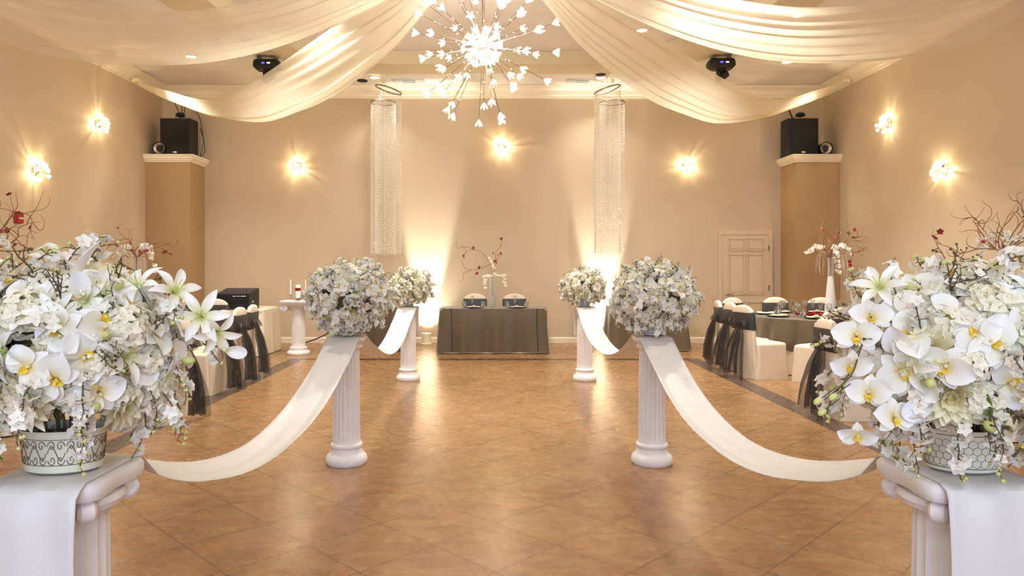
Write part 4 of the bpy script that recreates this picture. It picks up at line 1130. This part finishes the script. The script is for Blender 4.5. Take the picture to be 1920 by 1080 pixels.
settings(*TL, [PI*2*k/8+.2 for k in range(8)], 'far left table')
for k, (x, w) in enumerate(((-.33, 'left'), (.40, 'right'))):
    l = 'at the %s seat of the head table' % w
    setg(P0, x+.01, 12.08, ZR, 'black charger with plate '+l, 'place settings on the head table', PI/2)
    setg(F0, x-.02, 12.22, ZR, 'champagne flute '+l, 'champagne flutes on the head table')
    tumb(x-.16, 12.12, ZR, 'square looking water glass left of plate '+l, 'water glasses on the head table')
    tumb(x+.17, 12.1, ZR, 'low clear glass right of plate '+l, 'water glasses on the head table')
# red roses round the base of the right vase
def rose():
    m = MB()
    for L, n, lf in ((.032, 6, .4), (.028, 5, .8), (.02, 4, 1.15), (.013, 3, 1.35)):
        for k in range(n): petal(m, L, L*1.05, lf, .45, .5, 2*PI*k/n+L*90, p=.6, q=.5, nu=4, nv=3)
    m.sphere((0, 0, .01), (.01, .01, .012), 6, 5); return m.mesh('red_rose', M_rose)
RO = rose(); rs = random.Random(4)
for k, (x, y) in enumerate([(-.28, -.2), (-.22, -.26), (-.33, -.13), (-.15, -.22), (.0, -.30), (.06, -.26), (.11, -.31), (.05, -.2), (.15, -.24), (-.04, -.24), (.36, -.2), (.4, -.25)]):
    w = 'left of the vase' if x < -.1 else ('before the vase' if x < .2 else 'right of the vase')
    o = tag(put('red_rose', RO, None, (TR[0]+x, TR[1]+y, ZR+.012), (rs.uniform(-.5, .5), rs.uniform(-.5, .5), rs.uniform(0, 6)), rs.uniform(1.2, 1.6)), 'red rose lying on the far right table, %s' % w, 'rose', 'red roses %s' % w)

# ------------------------------------------------------------------ centrepieces
def redbloom():
    m = MB()
    for k in range(5): petal(m, .026, .022, .4, -.2, .3, k*2*PI/5, p=.65, q=.6, nu=4, nv=3)
    m.sphere((0, 0, .006), .006, 6, 5); return m.mesh('red_blossom', M_red)
RB = redbloom()
def vase(x, y, z, kind, label):
    t = thing('tall_vase', label, 'vase', (x, y, z), 0, 'tall table vases')
    if kind == 'bottle':
        m = MB(); m.lathe([(.001, 0), (.082, 0), (.085, .01), (.07, .2), (.05, .42), (.036, .56)], 28, cap=False); m.obj('frosted_body', M_frost, t)
        m = MB(); m.lathe([(.036, .56), (.033, .66), (.034, .76), (.042, .83)], 28, cap=False); m.obj('clear_neck', M_vase, t)
    else:
        m = MB(); m.lathe([(.001, 0), (.052, 0), (.055, .01), (.056, .52), (.053, .52), (.052, .02)], 28, cap=False); m.obj('clear_cylinder', M_vase, t)
        m = MB(); m.sphere((0, 0, .1), (.045, .045, .09), 12, 10); m.obj('pebbles', M_frost, t)
    return t
def curly(p, d, L, rs, r0=.006, curl=1.0, n=26, m=None):
    pts = [Vector(p)]; d = Vector(d).normalized(); ax = Vector((rs.uniform(-1, 1), rs.uniform(-1, 1), rs.uniform(-1, 1))).normalized(); w = rs.uniform(.5, 1)
    for i in range(n):
        if i % 6 == 5: ax = (ax*.2+Vector((rs.uniform(-1, 1), rs.uniform(-1, 1), rs.uniform(-1, 1)))).normalized(); w = rs.uniform(.4, 1.1)
        k = i/n; d = (Matrix.Rotation(curl*w*.34*(.3+k), 3, ax) @ d).normalized(); pts.append(pts[-1]+d*L/n)
    m.tube(pts, lambda t: r0*(1-.72*t), 5, 0); return pts
M_strand = mat('crystal_strand', (240, 236, 230), .15, spec=1)
def arrangement(x, y, z, label, seed, nb=9, nr=8, no=4, size=1.0, beads=True, explicit=None):
    """z: height of the vase mouth; origin there"""
    rs = random.Random(seed); t = thing('branch_arrangement', label, 'flowers', (x, y, z), 0, 'willow and orchid arrangements in the vases')
    tips = []
    for k in range(nb):
        a = 2*PI*k/nb+rs.uniform(-.3, .3); el = rs.uniform(.25, 1.25)
        m = MB(); d = Vector((math.cos(a)*math.cos(el), math.sin(a)*math.cos(el)*.7, math.sin(el)))
        m.tube([(0, 0, -.25), (.008*math.cos(a), .008*math.sin(a), -.1), (0.012*math.cos(a), .012*math.sin(a), 0)], .004, 5)
        pts = curly((0.012*math.cos(a), .012*math.sin(a), 0), d, rs.uniform(.6, .95)*size, rs, .007, 1.05, 28, m)
        for q in (9, 14, 18, 22):
            if rs.random() < .75:
                dd = (pts[q+1]-pts[q]).normalized()+Vector((rs.uniform(-.8, .8), rs.uniform(-.8, .8), rs.uniform(-.4, .8)))
                p2 = curly(pts[q], dd, rs.uniform(.2, .42)*size, rs, .0045, 1.3, 14, m); tips.append(p2[rs.randint(7, 13)])
        tips += [pts[16], pts[24], pts[-1]]
        m.obj('willow_branch', M_twig, t)
    rs.shuffle(tips)
    for p in tips[:nr]: put('red_blossom', RB, t, p, (rs.uniform(-1, 1)-.6, rs.uniform(-1, 1), rs.uniform(0, 6)), rs.uniform(1.0, 1.5)*size)
    for k in range(no):
        a = PI*2*k/no+rs.uniform(-.4, .4)-.3; R1 = rs.uniform(.3, .42)*size; m = MB(); pts = []
        for i in range(15):
            u = i/14; pts.append(Vector((math.cos(a)*R1*u, math.sin(a)*R1*.6*u, .20*size*math.sin(u*2.6)-(.32*u**3*size if k % 2 else .05*u))))
        m.tube(pts, .0035, 5); st = m.obj('orchid_stem', M_stem, t)
        for i in range(5, 15):
            for _ in range(2):
                put('white_orchid', rs.choice(ORC), st, pts[i]+Vector((rs.uniform(-.02, .02), rs.uniform(-.03, .01), rs.uniform(-.02, .02))), aim((rs.uniform(-.6, .6), -1, rs.uniform(-.3, .6)), rs.uniform(0, 6)), rs.uniform(.42, .62))
    if beads:
        m = MB()
        for k in range(16):
            a = rs.uniform(0, 6.28); R1 = rs.uniform(.12, .3)*size; Ld = rs.uniform(.2, .45)*size; pts = []
            for i in range(9): u = i/8; pts.append(Vector((math.cos(a)*R1*min(1, u*2.2)**.6, math.sin(a)*R1*.7*min(1, u*2.2)**.6, .10*math.sin(min(1, u*2.2)*PI)*size-max(0, u-.3)*Ld)))
            m.tube(pts, .0008, 3, 0)
            for i in range(3, 9):
                for f in (0, .5): m.sphere(pts[i].lerp(pts[min(8, i+1)], f), .0042, 5, 4, 0)
        m.obj('crystal_strand', M_strand, t)['kind'] = 'stuff'
    return t
vase(4.82, TR[1]+.0, ZR, 'bottle', 'tall frosted white vase on the far right table'); arrangement(4.82, TR[1], ZR+.83, 'willow branches with red blossoms and orchids over the far right table', 51, 10, 10, 4, .95)
vase(TRN[0]+.02, TRN[1], ZR, 'bottle', 'tall vase on the near right table with grey stems'); arrangement(TRN[0]+.02, TRN[1], ZR+.83, 'large willow branches with red blossoms at the right edge', 52, 11, 9, 5, .95)
vase(TL[0]-.08, TL[1], ZR, 'bottle', 'tall grey vase on the far left table'); arrangement(TL[0]-.08, TL[1], ZR+.83, 'willow branches with red blossoms and orchids over the far left table', 53, 9, 10, 4, .88)
vase(TLN[0], TLN[1], ZR, 'bottle', 'tall vase on the near left table outside the frame edge'); arrangement(TLN[0], TLN[1], ZR+.83, 'willow branches and orchids reaching in at the left edge', 54, 11, 9, 5, .95)
# head table piece
vase(-.01, 12.3, ZR, 'cyl', 'clear cylinder vase centred on the head table')
t = thing('branch_arrangement', 'willow branches with small red blossoms over the head table', 'flowers', (-.01, 12.3, ZR+.52))
for pts in ([(0, 0, -.4), (0, 0, 0), (-.03, 0, .2), (-.12, -.02, .36), (-.25, 0, .46), (-.38, 0, .46), (-.48, 0, .4), (-.47, 0, .3)],
            [(0.01, 0, -.38), (.01, 0, 0), (.04, 0, .14), (.09, 0, .30), (.16, 0, .40)],
            [(.08, 0, .28), (.05, 0, .4), (.14, 0, .52), (.17, 0, .6), (.15, 0, .66)],
            [(-.04, 0, .22), (-.12, 0, .17), (-.25, 0, .13), (-.36, 0, .12)],
            [(-.36, 0, .12), (-.47, 0, .16), (-.52, 0, .28), (-.45, 0, .45), (-.55, 0, .56)],
            [(-.36, 0, .12), (-.5, 0, .05), (-.5, 0, -.04), (-.6, 0, -.1)],
            [(-.3, 0, .46), (-.45, .03, .52), (-.6, .03, .5), (-.62, .03, .62)]):
    pts = [tuple(Vector(p)+t.location) for p in pts]; stem_curve(t, pts, .005, M_twig, 'willow_branch')
for p in ((-.33, .50), (-.5, .36), (-.22, .16), (-.26, .06), (.16, .655), (.02, .41), (.14, .40), (.09, .375), (.06, .24), (.05, .27)):
    put('red_blossom', RB, t, (p[0], -.01, p[1]), (1.2, R.uniform(-.5, .5), R.uniform(0, 6)), 1.15)
for k, (a, b) in enumerate((((-.04, .32), (.02, .16)), ((.02, .05), (.22, .02)), ((.2, .03), (.22, -.16)), ((-.02, .02), (-.16, .0)), ((-.13, 0), (-.12, -.2)))):
    m = MB(); A = Vector((a[0], -.03, a[1])); B = Vector((b[0], -.05, b[1])); m.tube([A, A.lerp(B, .5)+Vector((0, 0, .02)), B], .0025, 5); st = m.obj('orchid_stem', M_stem, t)
    for i in range(7): put('white_orchid', R.choice(ORC), st, A.lerp(B, i/6)+Vector((R.uniform(-.015, .015), -.01, R.uniform(-.015, .015))), aim((R.uniform(-.5, .5), -1, R.uniform(-.3, .5))), R.uniform(.4, .55))
    put('bud', BUD[0], st, B, (2, 0, 0), .5)
